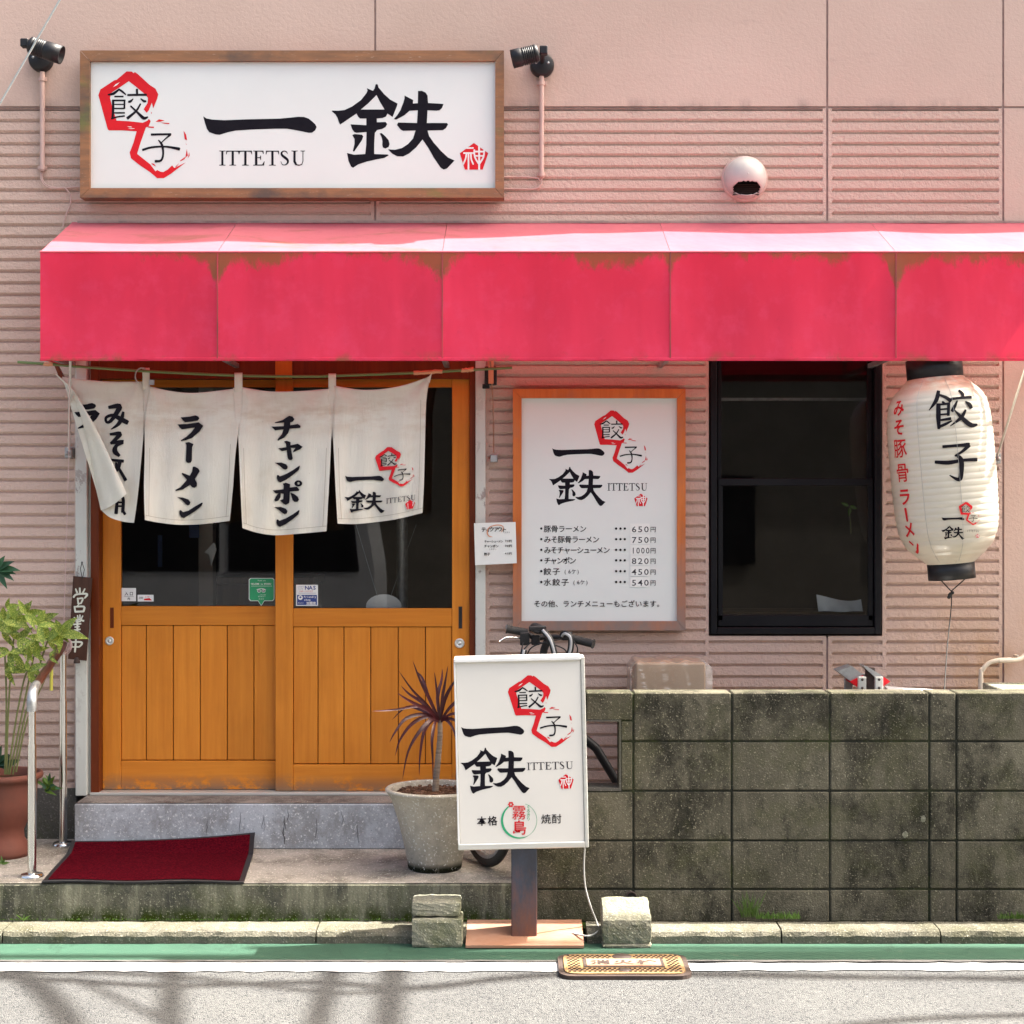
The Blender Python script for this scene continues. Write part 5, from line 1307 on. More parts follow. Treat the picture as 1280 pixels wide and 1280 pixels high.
m.lathe([(lrr(20+232*i/nv), (20+232*i/nv)*K) for i in range(nv+1)], (0, 0, 0), 72, None); m.v = [LM @ v for v in m.v]; m.build('paper_body', M_['lantern'], lt)
m = MB(); m.lathe([(27.5*K, .001), (29*K, .001), (29*K, 21*K), (27.5*K, 21*K), (27.5*K, .001)], (0, 0, 0), 48); m.v = [LM @ v for v in m.v]; m.build('bottom_ring', M_['blk'], lt)
m = MB(); m.lathe([(34*K, 250*K), (34.5*K, 250*K), (34.5*K, 276*K), (31*K, 276*K)], (0, 0, 0), 48); m.v = [LM @ v for v in m.v]; m.build('top_ring', M_['blk'], lt)
m = MB(); m.tube([LM @ Vector((0, 0, 276*K)), LM @ Vector((0, 0, 290*K)), Vector((X(1168, LD), LD, 2.36))], .004, 6); m.build('hanger', M_['cord'], lt)
def ax(y): return 1190+(y-713)*(1190-1169)/(713-462)
def lsurf(ang, v, h):
    r = lr(v)*K+.0008+h*3; return LM @ Vector((r*math.sin(ang), -r*math.cos(ang), v*K))
def onl(x, y, h):
    x0, y0 = x, y
    for _ in range(6):
        v = max(21, min(251, (724-y)/math.cos(TL_))); q = max(-.99, min(.99, (x-ax(y))/lr(v))); w = lsurf(math.asin(q), v, h)
        x += x0-(640+w.x*F/w.y); y += y0-(640-(w.z-CZ)*F/w.y)
    return w
p = Print(); f8 = lambda q: [(a/5.82+1100, b/5.82+480, w/5.82) for a, b, w in q]
for st in ([(425, 55, 26), (408, 120, 30), (358, 190, 6)], [(430, 78, 14), (480, 98, 24), (512, 122, 28)], [(455, 130, 16), (475, 145, 16)], [(430, 150, 14), (505, 142, 18)], [(425, 150, 32), (425, 240, 34), (428, 322, 22)], [(500, 142, 22), (497, 225, 22)], [(440, 185, 13), (495, 180, 13)], [(440, 222, 13), (495, 218, 14)], [(445, 262, 16), (512, 252, 22)], [(430, 312, 22), (480, 290, 20), (522, 268, 10)],
           [(575, 48, 18), (600, 72, 24), (602, 100, 20)], [(520, 108, 20), (590, 100, 18), (662, 96, 22)], [(562, 122, 10), (545, 160, 22), (525, 195, 24)], [(622, 128, 10), (650, 150, 30), (662, 172, 26)], [(622, 190, 16), (590, 245, 26), (512, 305, 6)], [(545, 192, 10), (600, 250, 30), (660, 298, 34), (705, 296, 16)],
           [(460, 456, 22), (560, 448, 22), (645, 442, 32)], [(645, 448, 30), (600, 490, 20), (548, 522, 14)], [(552, 515, 14), (590, 550, 34), (592, 640, 34), (575, 695, 30), (508, 665, 8)], [(405, 568, 24), (500, 572, 30), (600, 555, 22), (702, 550, 26)]):
    p.stroke('ink', f8(st), n=5)
brand(p, 'ink', 1177, 646.5, .20, .18, 1176.5, 657, .19, .165)
p.text('ink2', 'ITTETSU', 1209.5, 663.6, 4.2, .0, sx=.7, adv=2.2); seal(p, 1219.5, 667.5, .14)
logo(p, 1198.5, 627.5, .23, .215)
p.build(onl, lt, {'red': 'red_emblem', 'wht': 'emblem_detail'}, cut=3)
p = Print()
for ch, yy, s_ in (('み', 506, 22), ('そ', 530, 22), ('豚', 556, 25), ('骨', 586, 25), ('ラ', 616, 23), ('メ', 657, 22), ('ン', 679, 22)):
    p.text('red', ch, random.uniform(-1, 1), yy, s_, .022 if ch not in '豚骨' else .008, sx=.95)
p.stroke('red', [(0, 631, 4), (1, 646, 3.2)])
p.build(lambda x, y, h: lsurf(math.radians(-64)+x/62, 724-y, h), lt, {'red': 'red_lettering'}, cut=3)
# stitched seam lines of the plastic cover
m = MB()
for a in (-38, 2, -150, 150): m.tube([lsurf(math.radians(a), v, .0008) for v in range(24, 250, 3)], .0008, 4, False)
m.build('cover_seam', M_['galv'], lt)
m = MB()
for a in (1173, 1206): m.tube([P(a+1, 723, LD), P(1189, 739, LD)], .0028, 6)
m.tube([Vector(v) for v in catmull([tuple(P(1189, 738, LD)), tuple(P(1189, 760, 7.12)), tuple(P(1184, 810, 7.0)), tuple(P(1180, 872, 6.80))], 5)], .0026, 6)
for i in range(5): m.lathe([(.0001, -.008), (.007, -.005), (.008, 0), (.006, .006), (.0001, .008)], P(1188+random.uniform(-3, 3), 741+i*1.4, LD), 8)
m.build('tie_cord', M_['cord'], lt)

# ================================================================== SPOTLIGHTS
def spot(x, y, side, label):
    """x,y = centre of the round wall plate (px)"""
    c = P(x, y, 7.49); t = thing('spotlight', c, label, 'spotlight', 'spotlights on either side of the wall sign')
    RX = Matrix.Rotation(math.pi/2, 4, 'X')
    m = MB(); m.lathe([(.0001, .034), (.045, .034), (.052, .028), (.056, .010), (.056, -.012)], c, 28, RX); m.build('wall_plate', M_['blk'], t)
    m = MB()
    for dx in (-.028, .028): m.lathe([(.0001, .0365), (.005, .0365), (.006, .034)], c+Vector((dx, 0, .004)), 10, RX)
    m.build('plate_screw', M_['galv'], t)
    if side < 0: a, b, kn = P(37, 56, 7.30), P(77, 69, 7.30), P(31, 54, 7.30)
    else: a, b, kn = P(673, 66, 7.30), P(640, 74, 7.30), P(679, 63, 7.30)
    ax_ = (b-a).normalized(); L = (b-a).length
    q = ax_.to_track_quat('Z', 'Y').to_matrix().to_4x4()
    R = .041; prof = [(.0001, 0), (R*.8, 0), (R*.95, .006)]
    for i in range(7):
        z = .015+i*.0085; prof += [(R, z), (R, z+.005), (R*.9, z+.006), (R*.9, z+.008)]
    prof += [(R*1.02, .080), (R*1.02, L), (R*.92, L), (R*.9, L-.02), (.0001, L-.022)]
    m = MB(); m.lathe(prof, a, 28, q); m.build('lamp_head', M_['blk'], t)
    m = MB(); e = c+Vector((0, -.04, .01)); m.tube([e, e.lerp(kn, .5)+Vector((0, -.03, 0)), kn], .012, 8); m.box(kn-Vector((.016, .02, .02)), kn+Vector((.02, .02, .018)), .004); m.build('swivel_arm', M_['blk'], t)
    return t
spot(51.5, 75, -1, 'black spotlight left of the wall sign, above a pipe')
spot(677.5, 82, 1, 'black spotlight right of the wall sign, aimed left')
def pipe(x0, y0, y1, label, turn):
    t = thing('conduit_pipe', P(x0, y1, 7.48), label, 'pipe', 'pipes below the spotlights')
    m = MB(); m.tube([P(x0, y0, 7.478), P(x0, y1, 7.478)], .0115, 12); m.build('pipe', M_['conduit'], t)
    for yy in (y0+9, y1-4):
        m = MB(); m.tube([P(x0, yy-2.4, 7.477), P(x0, yy+2.4, 7.477)], .015, 12); m.box(P(x0-6, yy+2, 7.485), P(x0+6, yy-2, 7.495), .001); m.build('clip', M_['conduit'], t)
    m = MB()
    for pts in turn: m.tube([Vector(v) for v in catmull([tuple(P(a, b, 7.485)) for a, b in pts], 5)], .0035, 6)
    m.build('cable', M_['conduit'], t); return t
pipe(53, 90, 214, 'pink-beige conduit pipe and cable below the left spotlight', [[(53, 213), (53, 224), (60, 232), (75, 235), (100, 233)], [(51, 213), (52, 226), (62, 235), (80, 234)], [(80, 234), (87, 242), (88, 255), (82, 270), (78, 286)]])
pipe(677, 95, 222, 'pink-beige conduit pipe and cable below the right spotlight', [[(677, 219), (677, 223), (668, 222), (650, 221), (628, 221.5)], [(677, 219), (676, 231), (668, 236), (650, 236), (628, 236)], [(672, 222), (675, 226), (678, 222)]])
# ================================================================== VENT HOOD
vt = thing('vent_hood', P(931, 224, 7.5), 'round white domed vent hood on the wall above the awning', 'vent')
c = P(931, 224, 7.5); RX = Matrix.Rotation(math.pi/2, 4, 'X')
m = MB(); m.lathe([(.0001, .010), (.098, .010), (.106, .007), (.108, -.012)], c+Vector((-.001, 0, .001)), 48, RX); m.build('wall_flange', M_['conduit'], vt)
m = MB(); R = .098; c2 = c+Vector((0, -.006, .004))
vs = []; fs = []; nu, nv = 64, 28
def dome(u, v):
    th = math.pi*.5*v; a = 2*math.pi*u
    r = R*math.cos(th)*1.0; y = -.105*math.sin(th); return c2+Vector((r*math.cos(a), y, r*math.sin(a)))
# dome with an opening that faces down and out
def inside_open(q):
    d = q-c2; x = d.x/.064; z = (d.z+.058)/.030
    return x*x+z*z < 1 and d.y < -.02 and not (d.z > -.034 - .0)
g2 = [[dome(u/nu, v/nv) for u in range(nu)] for v in range(nv+1)]
for v in range(nv):
    for u in range(nu):
        q = (g2[v][u]+g2[v+1][(u+1) % nu])/2
        if not inside_open(q): fs.append((v*nu+u, v*nu+(u+1) % nu, (v+1)*nu+(u+1) % nu, (v+1)*nu+u))
m.add([p_ for r_ in g2 for p_ in r_], fs, True); o = m.build('hood', M_['vent'], vt); s_ = o.modifiers.new('thickness', 'SOLIDIFY'); s_.thickness = .003
m = MB(); m.lathe([(.0001, .012), (.09, .012)], c, 32, RX); m.build('duct_mouth', M_['blk'], vt)
for i in range(6):
    m = MB(); m.box(c+Vector((-.06, -.045, -.034-i*.009)), c+Vector((.06, -.02, -.0325-i*.009))); m.build('louvre_slat', M_['iron'], vt)

# ================================================================== SMALL THINGS ON THE WALL AND DOORS
nt_ = thing('takeout_notice', P(619, 704, 7.405), 'small white handwritten paper notice overlapping the right door post and menu frame', 'notice')
m = MB(); m.prism([P(592.5, 654, 7.41), P(644.5, 652.5, 7.395), P(646, 704, 7.40), P(594, 706.5, 7.415)], (0, .0015, 0)); m.build('paper_sheet', M_['paper'], nt_)
p = Print()
p.text('ink', 'テイクアウト', 605, 662.2, 6.4, .02, adv=5.0, rot=-.03, jit=.4); p.text('ink2', 'できます', 630, 665.4, 2.2, 0, adv=2.2)
p.text('ink', 'チャーシューメン', 607, 676.8, 3.4, .02, adv=2.9, rot=-.01); p.text('ink', '700円', 632, 676.2, 3.4, .02, adv=2.1)
p.text('ink', 'チャンポン', 607, 682.6, 3.6, .03, adv=3.6); p.text('ink', '700円', 632, 682.3, 3.4, .03, adv=2.1)
p.text('ink2', '(みそ)', 612, 686.6, 2.4, 0, adv=2.6)
p.text('ink', '餃子', 607, 692.6, 3.8, .03, adv=3.8); p.text('ink', '450円', 632, 691.8, 3.2, .02, adv=2.1)
p.stroke('tape', [(627, 665, .8), (629, 658.5, 1), (622, 656.2, 1.1), (612, 659, 1), (609, 665, 1.4), (611, 670, 1.4), (615.5, 671, .5)], n=5)
p.build(lambda x, y, h: P(x, y, 7.41-.015*(x-592)/52-.0012-h), nt_, {'tape': 'red_circle_mark'})
# open sign plaque 営業中
pq = thing('wooden_plaque', P(98, 828, 7.42), 'dark wooden plaque with cream brush lettering hanging on the left door post', 'plaque')
m = MB(); m.prism([P(91.5, 720, 7.435), P(115.0, 722.5, 7.435), P(107.5, 826, 7.415), P(85, 823.5, 7.415)], (0, .012, 0)); m.build('board', M_['plaque'], pq)
m = MB(); m.tube([P(102.5, 703, 7.43), P(100.5, 711, 7.425), P(103, 724, 7.425)], .0018, 5); m.tube([P(102.5, 703, 7.43), P(105.5, 712, 7.425), P(103, 724, 7.425)], .0018, 5); m.lathe([(.0001, -.005), (.005, 0), (.0001, .005)], P(102.5, 703, 7.44), 8); m.build('hanging_string', M_['cord'], pq)
m = MB(); m.lathe([(.014, 0), (.015, .004), (.011, .020), (.008, .026), (.0001, .028)], P(96, 829, 7.40), 16); m.build('bell', M_['iron'], pq)
p = Print()
f9 = lambda q: [(x/10.67+80, y/10.67+715, w/10.67) for x, y, w in q]
for st in ([(155, 225, 18), (175, 275, 26)], [(210, 215, 22), (212, 275, 26)], [(278, 225, 18), (250, 280, 24)], [(128, 335, 28), (165, 300, 24), (290, 290, 26), (305, 310, 30), (275, 350, 18)],
           [(182, 350, 22), (190, 420, 22)], [(182, 358, 18), (250, 352, 24), (228, 415, 22)], [(188, 420, 18), (230, 418, 18)], [(200, 430, 14), (175, 455, 14)], [(140, 460, 22), (150, 530, 24)], [(142, 465, 20), (265, 462, 26), (262, 520, 28)], [(150, 530, 26), (262, 525, 26)],
           [(180, 580, 18), (188, 620, 20)], [(212, 572, 18), (212, 620, 20)], [(135, 605, 16), (158, 630, 18)], [(250, 585, 16), (230, 625, 20)], [(122, 650, 22), (190, 635, 20), (262, 652, 26)], [(160, 665, 18), (220, 660, 18)], [(130, 700, 20), (225, 690, 20)], [(145, 735, 18), (205, 728, 18)], [(135, 775, 20), (215, 765, 20)], [(180, 650, 26), (178, 800, 28)], [(130, 850, 18), (165, 800, 16)], [(200, 800, 16), (262, 855, 28)],
           [(95, 925, 24), (105, 1000, 24)], [(98, 935, 22), (225, 935, 26), (235, 965, 26), (200, 1000, 18)], [(108, 1000, 20), (205, 998, 20)], [(160, 870, 22), (155, 960, 26), (145, 1065, 24)]):
    p.stroke('cream', f9(st), n=4)
p.build(lambda x, y, h: P(x, y, 7.435-.02*(y-720)/106-.002-h*1.5), pq, {'cream': 'brush_lettering'})
# hook, rope and plate right of the right post
hk = thing('rope_hook', P(617, 580, 7.45), 'black bracket with rope and small metal plate right of the doors', 'hook')
m = MB(); m.box(P(606, 482, 7.46), P(621, 458, 7.40), .004); m.box(P(603, 486, 7.44), P(612, 480, 7.42), .002); m.build('bracket', M_['blk'], hk)
m = MB(); m.box(P(610.5, 480, 7.40), P(617, 446, 7.385), .002); m.build('wooden_peg', M_['tape'], hk)
m = MB(); m.tube([Vector(v) for v in catmull([tuple(P(613, 452, 7.38)), tuple(P(616, 500, 7.42)), tuple(P(617, 540, 7.45)), tuple(P(617, 566, 7.455))], 5)], [.0035+.001*math.sin(i*2.2) for i in range(16)], 6); m.build('rope', M_['plate'], hk)
m = MB(); m.box(P(613, 578, 7.49), P(622, 568, 7.455), .003); m.build('metal_plate', M_['galv'], hk)
# stickers on the glass
def sticker(x0, y0, x1, y1, dep, label, name='sticker', poly=None, m_='wht'):
    t = thing(name, P((x0+x1)/2, y1, dep), label, 'sticker'); m = MB()
    pts = poly or [(x0, y0), (x1, y0), (x1, y1), (x0, y1)]
    m.prism([P(a, b, dep) for a, b in pts], (0, .0008, 0)); m.build('sticker_base', M_[m_], t); return t
M_['navy'] = simple('navy_print', (.02, .045, .22), .4); M_['sgreen'] = simple('green_sticker', (.015, .30, .12), .35)
gdL, gdR = W+.058, W+.018
s1 = sticker(152, 735, 170, 751.5, gdL, 'small square white sticker with an entrance mark, low in the left door pane')
p = Print(); p.text('ink', '入口', 158, 742, 5.2, .02, adv=6.2, sx=.9); p.stroke('ink2', [(155, 745.6), (167, 745.6)], .3); p.text('ink', '内', 161, 748.3, 3.4, .02); p.build(flat(gdL), s1, {})
s2 = sticker(172, 743.5, 192, 751.8, gdL, 'small white strip sticker with a red wedge, beside the square sticker')
p = Print(); p.poly('red', [(180, 748.5), (187, 747.5), (190, 750.5), (180, 750.5)]); p.text('ink2', '旅券', 175, 747.3, 3, 0, adv=2.6); p.text('red', 'JTB', 182, 746, 2.6, 0, adv=2); p.build(flat(gdL), s2, {'red': 'red_mark'})
gp = [(313, 722.5), (341, 722.5), (343, 724.5), (343, 749), (341, 751.3), (330.5, 751.3), (326.5, 757.5), (322.5, 751.3), (313, 751.3), (311, 749), (311, 724.5)]
s3 = sticker(311, 722, 343, 757, gdL, 'green speech-bubble sticker with an owl mark, low in the left door pane', poly=gp)
p = Print(); p.poly('sgreen', [((x-327)*.95+327, (y-738)*.955+738) for x, y in gp])
p.text('wht', 'Thank you', 322.5, 725.6, 2.2, 0, adv=1.15); p.text('wht', 'WELCOME to KYUSHU', 314.8, 729.8, 3.0, .02, adv=1.45, sx=.8)
p.stroke('wht', [(314, 732.6), (340, 732.6)], .35)
for cx in (323.8, 329.4):
    p.poly('wht', [(cx+2.4*math.cos(a*.52), 738.6+2.2*math.sin(a*.52)) for a in range(12)]); p.poly('ink', [(cx+1.7*math.cos(a*.52), 738.6+1.6*math.sin(a*.52)) for a in range(12)]); p.poly('wht', [(cx+.8*math.cos(a*.8), 738.6+.8*math.sin(a*.8)) for a in range(8)])
p.stroke('wht', [(320.8, 737, .5), (326.6, 735.6, .6), (332.4, 737, .5)]); p.text('wht', 'review', 325.4, 743.2, 2, 0, adv=1.2); p.text('wht', 'ありがとう', 323.5, 745.6, 2, 0, adv=1.9); p.text('wht', '☆☆☆', 324.5, 748.6, 2.2, 0, adv=2.2)
p.build(flat(gdL), s3, {'sgreen': 'green_field', 'wht': 'white_lettering'})
s4 = sticker(370, 731, 397.5, 757.3, gdR, 'square blue and white shop sticker, low left in the right door pane')
p = Print(); p.poly('navy', [(371.3, 743.6), (396.2, 743.6), (396.2, 756.2), (371.3, 756.2)])
p.text('navy', 'NAS', 383.6, 734.6, 6.6, .03, adv=4.7, sx=1.05); p.text('navy', 'SPORTS', 372.6, 733.6, 2.0, .0, adv=1.5); p.text('navy', 'CLUB', 373.6, 736, 2.0, .0, adv=1.5); p.text('red', 'スポーツクラブ', 375, 739.2, 2.4, .01, adv=2.5); p.stroke('navy', [(373, 741.5), (395, 741.5)], .35)
p.poly('wht', [(375.5+3*math.cos(a*.52), 747+3*math.sin(a*.52)) for a in range(12)]); p.poly('navy', [(375.5+1.4*math.cos(a*.8), 746.6+1.2*math.sin(a*.8)) for a in range(8)])
p.text('wht', 'Friendly', 380.6, 746, 3.6, .02, adv=1.95); p.text('wht', 'shop', 381, 749.6, 3.6, .02, adv=2.1); p.text('wht', '加盟店', 385, 754, 4.0, .03, adv=3.9); p.text('wht', 'あなたの', 373, 753.8, 1.9, 0, adv=1.9)
p.build(flat(gdR), s4, {'navy': 'blue_print', 'wht': 'white_lettering'})
# ================================================================== GUY WIRE
m = MB(); m.tube([P(-14, 154, 6.9), P(84, -16, 6.9), P(150, -130, 6.9)], .0042, 6); tag(m.build('guy_wire', M_['wire']), 'twisted grey guy wire crossing the top left corner', 'wire')

# ================================================================== THINGS BEHIND THE BLOCK WALL
cb = thing('wrapped_carton', (X(840, 7.25), 7.25, PZ), 'brown cardboard carton wrapped in clear plastic behind the block wall', 'carton')
m = MB(); m.box((X(795, 7.18), 7.18, PZ), (X(882, 7.18), 7.42, Z(829, 7.18)), .006); m.build('carton', M_['card'], cb)
m = MB()
x0, x1, zt0 = X(789, 7.16), X(891, 7.16), Z(827, 7.16)
def filmf(u, v):
    # v up from ground to the top edge then over the carton
    x = x0+(x1-x0)*u; e = min(u, 1-u); z = PZ+.3+(zt0-PZ-.3)*v
    if e < .12: z -= (.12-e)**2*2.4*v
    return Vector((x, 7.165-.006*math.sin(u*23+v*7)-.012*(1-v)*math.sin(u*9), z+.003*math.sin(u*31)*v))
m.grid(filmf, 48, 20); m.grid(lambda u, v: filmf(u, 1)+Vector((0, .27*v, .004*math.sin(u*20+v*6))), 48, 6); m.grid(lambda u, v: filmf(0, v)+Vector((0, .27*u, 0)), 6, 20); m.grid(lambda u, v: filmf(1, v)+Vector((0, .27*u, 0)), 6, 20)
m.build('plastic_wrap', M_['film'], cb)
# folded step ladder
ld = thing('folded_stepladder', (X(1080, 7.0), 7.0, PZ), 'top of a folded metal stepladder with red end caps behind the block wall', 'stepladder')
for x0, x1, dp in ((1073, 1083, 6.93), (1094, 1104, 6.93)):
    m = MB(); m.box((X(x0, dp), dp, PZ), (X(x1, dp), dp+.02, Z(846, dp)), .002); m.build('rail', M_['alu'], ld)
    m = MB()
    for yy in (849.5, 860): m.lathe([(.0001, .004), (.005, .003), (.006, 0)], P((x0+x1)/2, yy, dp), 10, RX)
    m.build('rivet', M_['iron'], ld)
for x0, x1 in ((1056, 1066), (1076, 1083)):
    m = MB(); m.box((X(x0, 7.1), 7.1, PZ), (X(x1, 7.1), 7.12, Z(842, 7.1)), .002); m.build('rail', M_['galv'], ld)
for q in ([(1047, 839), (1065, 832.5), (1079, 844), (1064, 852)], [(1079, 832.5), (1083, 832.5), (1105, 846), (1098, 851)]):
    m = MB(); m.prism([P(a, b, 6.98) for a, b in q], (0, .10, 0)); m.build('step_tread', M_['galv'], ld)
for q in ([(1062, 852), (1079, 844), (1080, 857), (1072, 859)], [(1098, 851), (1105, 846), (1113, 852), (1104, 858)]):
    m = MB(); m.prism([P(a, b, 6.975) for a, b in q], (0, .10, 0)); m.build('end_cap', M_['red'], ld)
m = MB(); m.box((X(1083, 7.0), 7.0, .6), (X(1094, 7.0), 7.03, Z(835, 7.0)), .002); m.build('hinge_plate', M_['iron'], ld)
bx_ = thing('white_cabinet', (X(1150, 7.1), 7.1, PZ), 'low white cabinet top just showing over the block wall', 'cabinet')
m = MB(); m.prism([P(1106, 857.5, 7.15), P(1200, 864, 6.95), Vector((X(1200, 6.95), 6.80, Z(864, 6.95))), Vector((X(1106, 6.95), 6.80, Z(864, 6.95)))], (0, 0, -.03)); m.build('lid', M_['wht'], bx_)
m = MB(); m.box((X(1110, 6.9), 6.83, PZ), (X(1196, 6.9), 6.95, .80), .004); m.build('body', M_['dirtw'], bx_)
lg = MB(); lg.box((X(1238, 7.0), 6.85, PZ), (X(1330, 7.0), 7.12, Z(853, 7.12)), .004); tag(lg.build('concrete_ledge_block', M_['paver']), 'mossy concrete block standing behind the wall at the right edge', 'concrete block')
dp_ = thing('cream_pipe', P(1226, 870, 7.3), 'cream elbow pipe clipped to the wall at the right edge', 'pipe')
m = MB(); m.tube([Vector(v) for v in catmull([tuple(P(1226, 1000, 7.40)), tuple(P(1226, 852, 7.40)), tuple(P(1228, 838, 7.40)), tuple(P(1236, 829, 7.40)), tuple(P(1248, 825.5, 7.40)), tuple(P(1270, 825, 7.42)), tuple(P(1280, 820, 7.44)), tuple(P(1292, 806, 7.45))], 6)], .0105, 12); m.build('pipe', M_['cream_pipe'], dp_)
m = MB(); m.tube([P(1225.8, 862, 7.40), P(1226, 848, 7.40)], .0125, 12); m.tube([P(1248, 825.5, 7.40), P(1264, 825.2, 7.41)], .0125, 12); m.build('coupling', M_['cream_pipe'], dp_)
m = MB(); m.box(P(1266, 826, 7.49), P(1274, 819, 7.43), .002); m.build('clip', M_['cream_pipe'], dp_)

# ================================================================== BICYCLE
bk = thing('bicycle', (X(640, 6.97), 6.97, PZ), 'black bicycle parked behind the standing sign and block wall, handlebar showing', 'bicycle')
def wheel(c, axis, R=.325, n=28):
    q = axis.normalized().to_track_quat('Z', 'Y').to_matrix().to_4x4()
    w = bpy.data.objects.new('wheel', None); COL.objects.link(w); w.parent = bk; w.location = c-wloc(bk)
    m = MB()
    prof = [(R-.034+.0+.019*(1-math.cos(a)), .019*math.sin(a)) for a in [0]]
    tor = []
    for i in range(13):
        a = 2*math.pi*i/12; tor.append((R-.02+.02*math.cos(a), .019*math.sin(a)))
    m.lathe(tor, c, 64, q); m.build('tyre', M_['rubber'], w)
    m = MB(); m.lathe([(R-.036, -.011), (R-.05, -.008), (R-.052, 0), (R-.05, .008), (R-.036, .011), (R-.034, 0), (R-.036, -.011)], c, 64, q); m.build('rim', M_['galv'], w)
    m = MB(); m.lathe([(.018, -.035), (.02, -.03), (.012, -.025), (.012, .025), (.02, .03), (.018, .035)], c, 16, q); m.build('hub', M_['galv'], w)
    m = MB()
    for i in range(n):
        a = 2*math.pi*i/n; s = 1 if i % 2 else -1; b = a+.5*(1 if (i//2) % 2 else -1)
        m.tube([c+q @ Vector((.019*math.cos(b), .019*math.sin(b), .028*s)), c+q @ Vector(((R-.045)*math.cos(a), (R-.045)*math.sin(a), 0))], .0011, 4, False)
    sp = m.build('spoke', M_['galv'], w); sp['kind'] = 'stuff'
fw = Vector((X(606, 6.93), 6.93, PZ+.003+.325)); wheel(fw, Vector((.925, .38, 0)))
rw = Vector((.93, 7.02, PZ+.328)); wheel(rw, Vector((.02, 1, 0)))
hd_t = Vector((X(678, 7.0), 7.0, 1.00)); hd_b = Vector((X(670, 7.0)-.03, 6.995, .84)); bb = Vector((.50, 7.01, .40)); stt = Vector((.62, 7.01, .70))
m = MB(); m.tube([hd_t, hd_b], .021, 12); m.tube([hd_b+Vector((.01, 0, .02)), Vector((X(745, 7.0), 7.0, Z(935, 7.0))), bb], .020, 10); m.tube([hd_t+Vector((.0, 0, -.13)), stt], .016, 10); m.tube([stt, bb], .015, 10)
for s in (-.06, .06):
    m.tube([bb+Vector((0, s*.4, 0)), rw+Vector((0, s, 0))], .010, 8); m.tube([stt+Vector((0, s*.3, -.03)), rw+Vector((0, s, 0))], .008, 8)
m.build('frame', M_['blk'], bk)
m = MB(); axw = Vector((.925, .38, 0)).normalized()
for s in (-.05, .05): m.tube([hd_b+Vector((-.01, 0, -.02)), hd_b+axw*s+Vector((-.02, 0, -.06)), fw+axw*s], .011, 8)
m.build('fork', M_['blk'], bk)
m = MB(); m.tube([stt, stt+Vector((.02, 0, .06))], .013, 8)
m.grid(lambda u, v: stt+Vector((-.13+.27*u, (.02+.11*u)*math.cos(math.pi*v), .07+.03*math.sin(math.pi*v)+.01*u)), 10, 10); m.build('saddle', M_['blk'], bk)
m = MB(); m.tube([bb+Vector((0, -.07, 0)), bb+Vector((0, .07, 0))], .02, 10); m.lathe([(.09, -.002), (.095, 0), (.09, .002)], bb+Vector((0, -.05, 0)), 30, RX); m.tube([bb+Vector((0, -.07, 0)), bb+Vector((-.12, -.075, -.11))], .009, 8); m.box(bb+Vector((-.165, -.16, -.125)), bb+Vector((-.075, -.08, -.10)), .004); m.build('crank', M_['blk'], bk)
Lg, Rg = P(633, 786, 6.98), P(742, 805, 6.90); mid = P(686, 796, 7.0)
m = MB(); m.tube([hd_t, P(680, 812, 7.0), mid], .017, 10); m.build('stem', M_['blk'], bk)
m = MB(); m.tube([Vector(v) for v in catmull([tuple(Lg), tuple(P(655, 790, 6.985)), tuple(P(668, 797, 6.995)), tuple(mid), tuple(P(708, 797, 6.97)), tuple(P(722, 799, 6.93)), tuple(Rg)], 5)], .0115, 12); m.build('handlebar', M_['blk'], bk)
for a, b in ((Lg, P(659, 791, 6.985)), (Rg, P(716, 798.5, 6.94))):
    m = MB(); d_ = (b-a); m.tube([a, a+d_*.04, a+d_*.08, a+d_*.5, a+d_*.95, b], [.0205, .0205, .0175, .0175, .0175, .020], 14); m.build('grip', M_['rubber'], bk)
m = MB(); m.lathe([(.0001, .001), (.015, .001), (.0155, -.002)], Lg+Vector((-.001, -.001, 0)), 14, (P(600, 785, 6.95)-Lg).to_track_quat('Z', 'Y').to_matrix().to_4x4()); m.build('bar_end_plug', M_['galv'], bk)
m = MB(); m.tube([Vector(v) for v in catmull([tuple(P(655, 799, 6.94)), tuple(P(645, 797, 6.92)), tuple(P(636, 796.5, 6.90)), tuple(P(630, 798, 6.89)), tuple(P(624, 802, 6.88))], 5)], [.0035+.0012*abs(math.sin(i)) for i in range(20)]+[.005], 8); m.build('brake_lever', M_['steel'], bk)
m = MB(); m.box(P(650, 806, 6.95), P(662, 791, 6.92), .003); m.box(P(664, 806, 6.95), P(675, 794, 6.93), .004); m.box(P(702, 800, 6.93), P(716, 790, 6.90), .004); m.build('brake_clamp', M_['blk'], bk)
m = MB(); m.lathe([(.0001, .012), (.03, .009), (.032, 0), (.03, -.006)], P(671, 786, 6.93), 20, Matrix.Rotation(.35, 4, 'Y') @ Matrix.Rotation(.5, 4, 'X')); m.box(P(661, 788, 6.95), P(683, 783, 6.90), .004, None); m.build('bell', M_['blk'], bk)
m = MB()
for pts in ([(655, 800, 6.93), (652, 815, 6.90), (655, 830, 6.93), (668, 850, 6.99)], [(664, 803, 6.93), (655, 812, 6.90), (650, 828, 6.94), (660, 850, 7)], [(700, 799, 6.92), (680, 803, 6.88), (662, 812, 6.9), (656, 835, 6.95)], [(672, 803, 6.93), (692, 806, 6.88), (708, 815, 6.9), (705, 840, 6.96)], [(716, 800, 6.91), (722, 812, 6.90), (716, 830, 6.95)]):
    m.tube([Vector(v) for v in catmull([tuple(P(*q)) for q in pts], 6)], .0030, 6)
m.build('brake_cable', M_['blk'], bk)
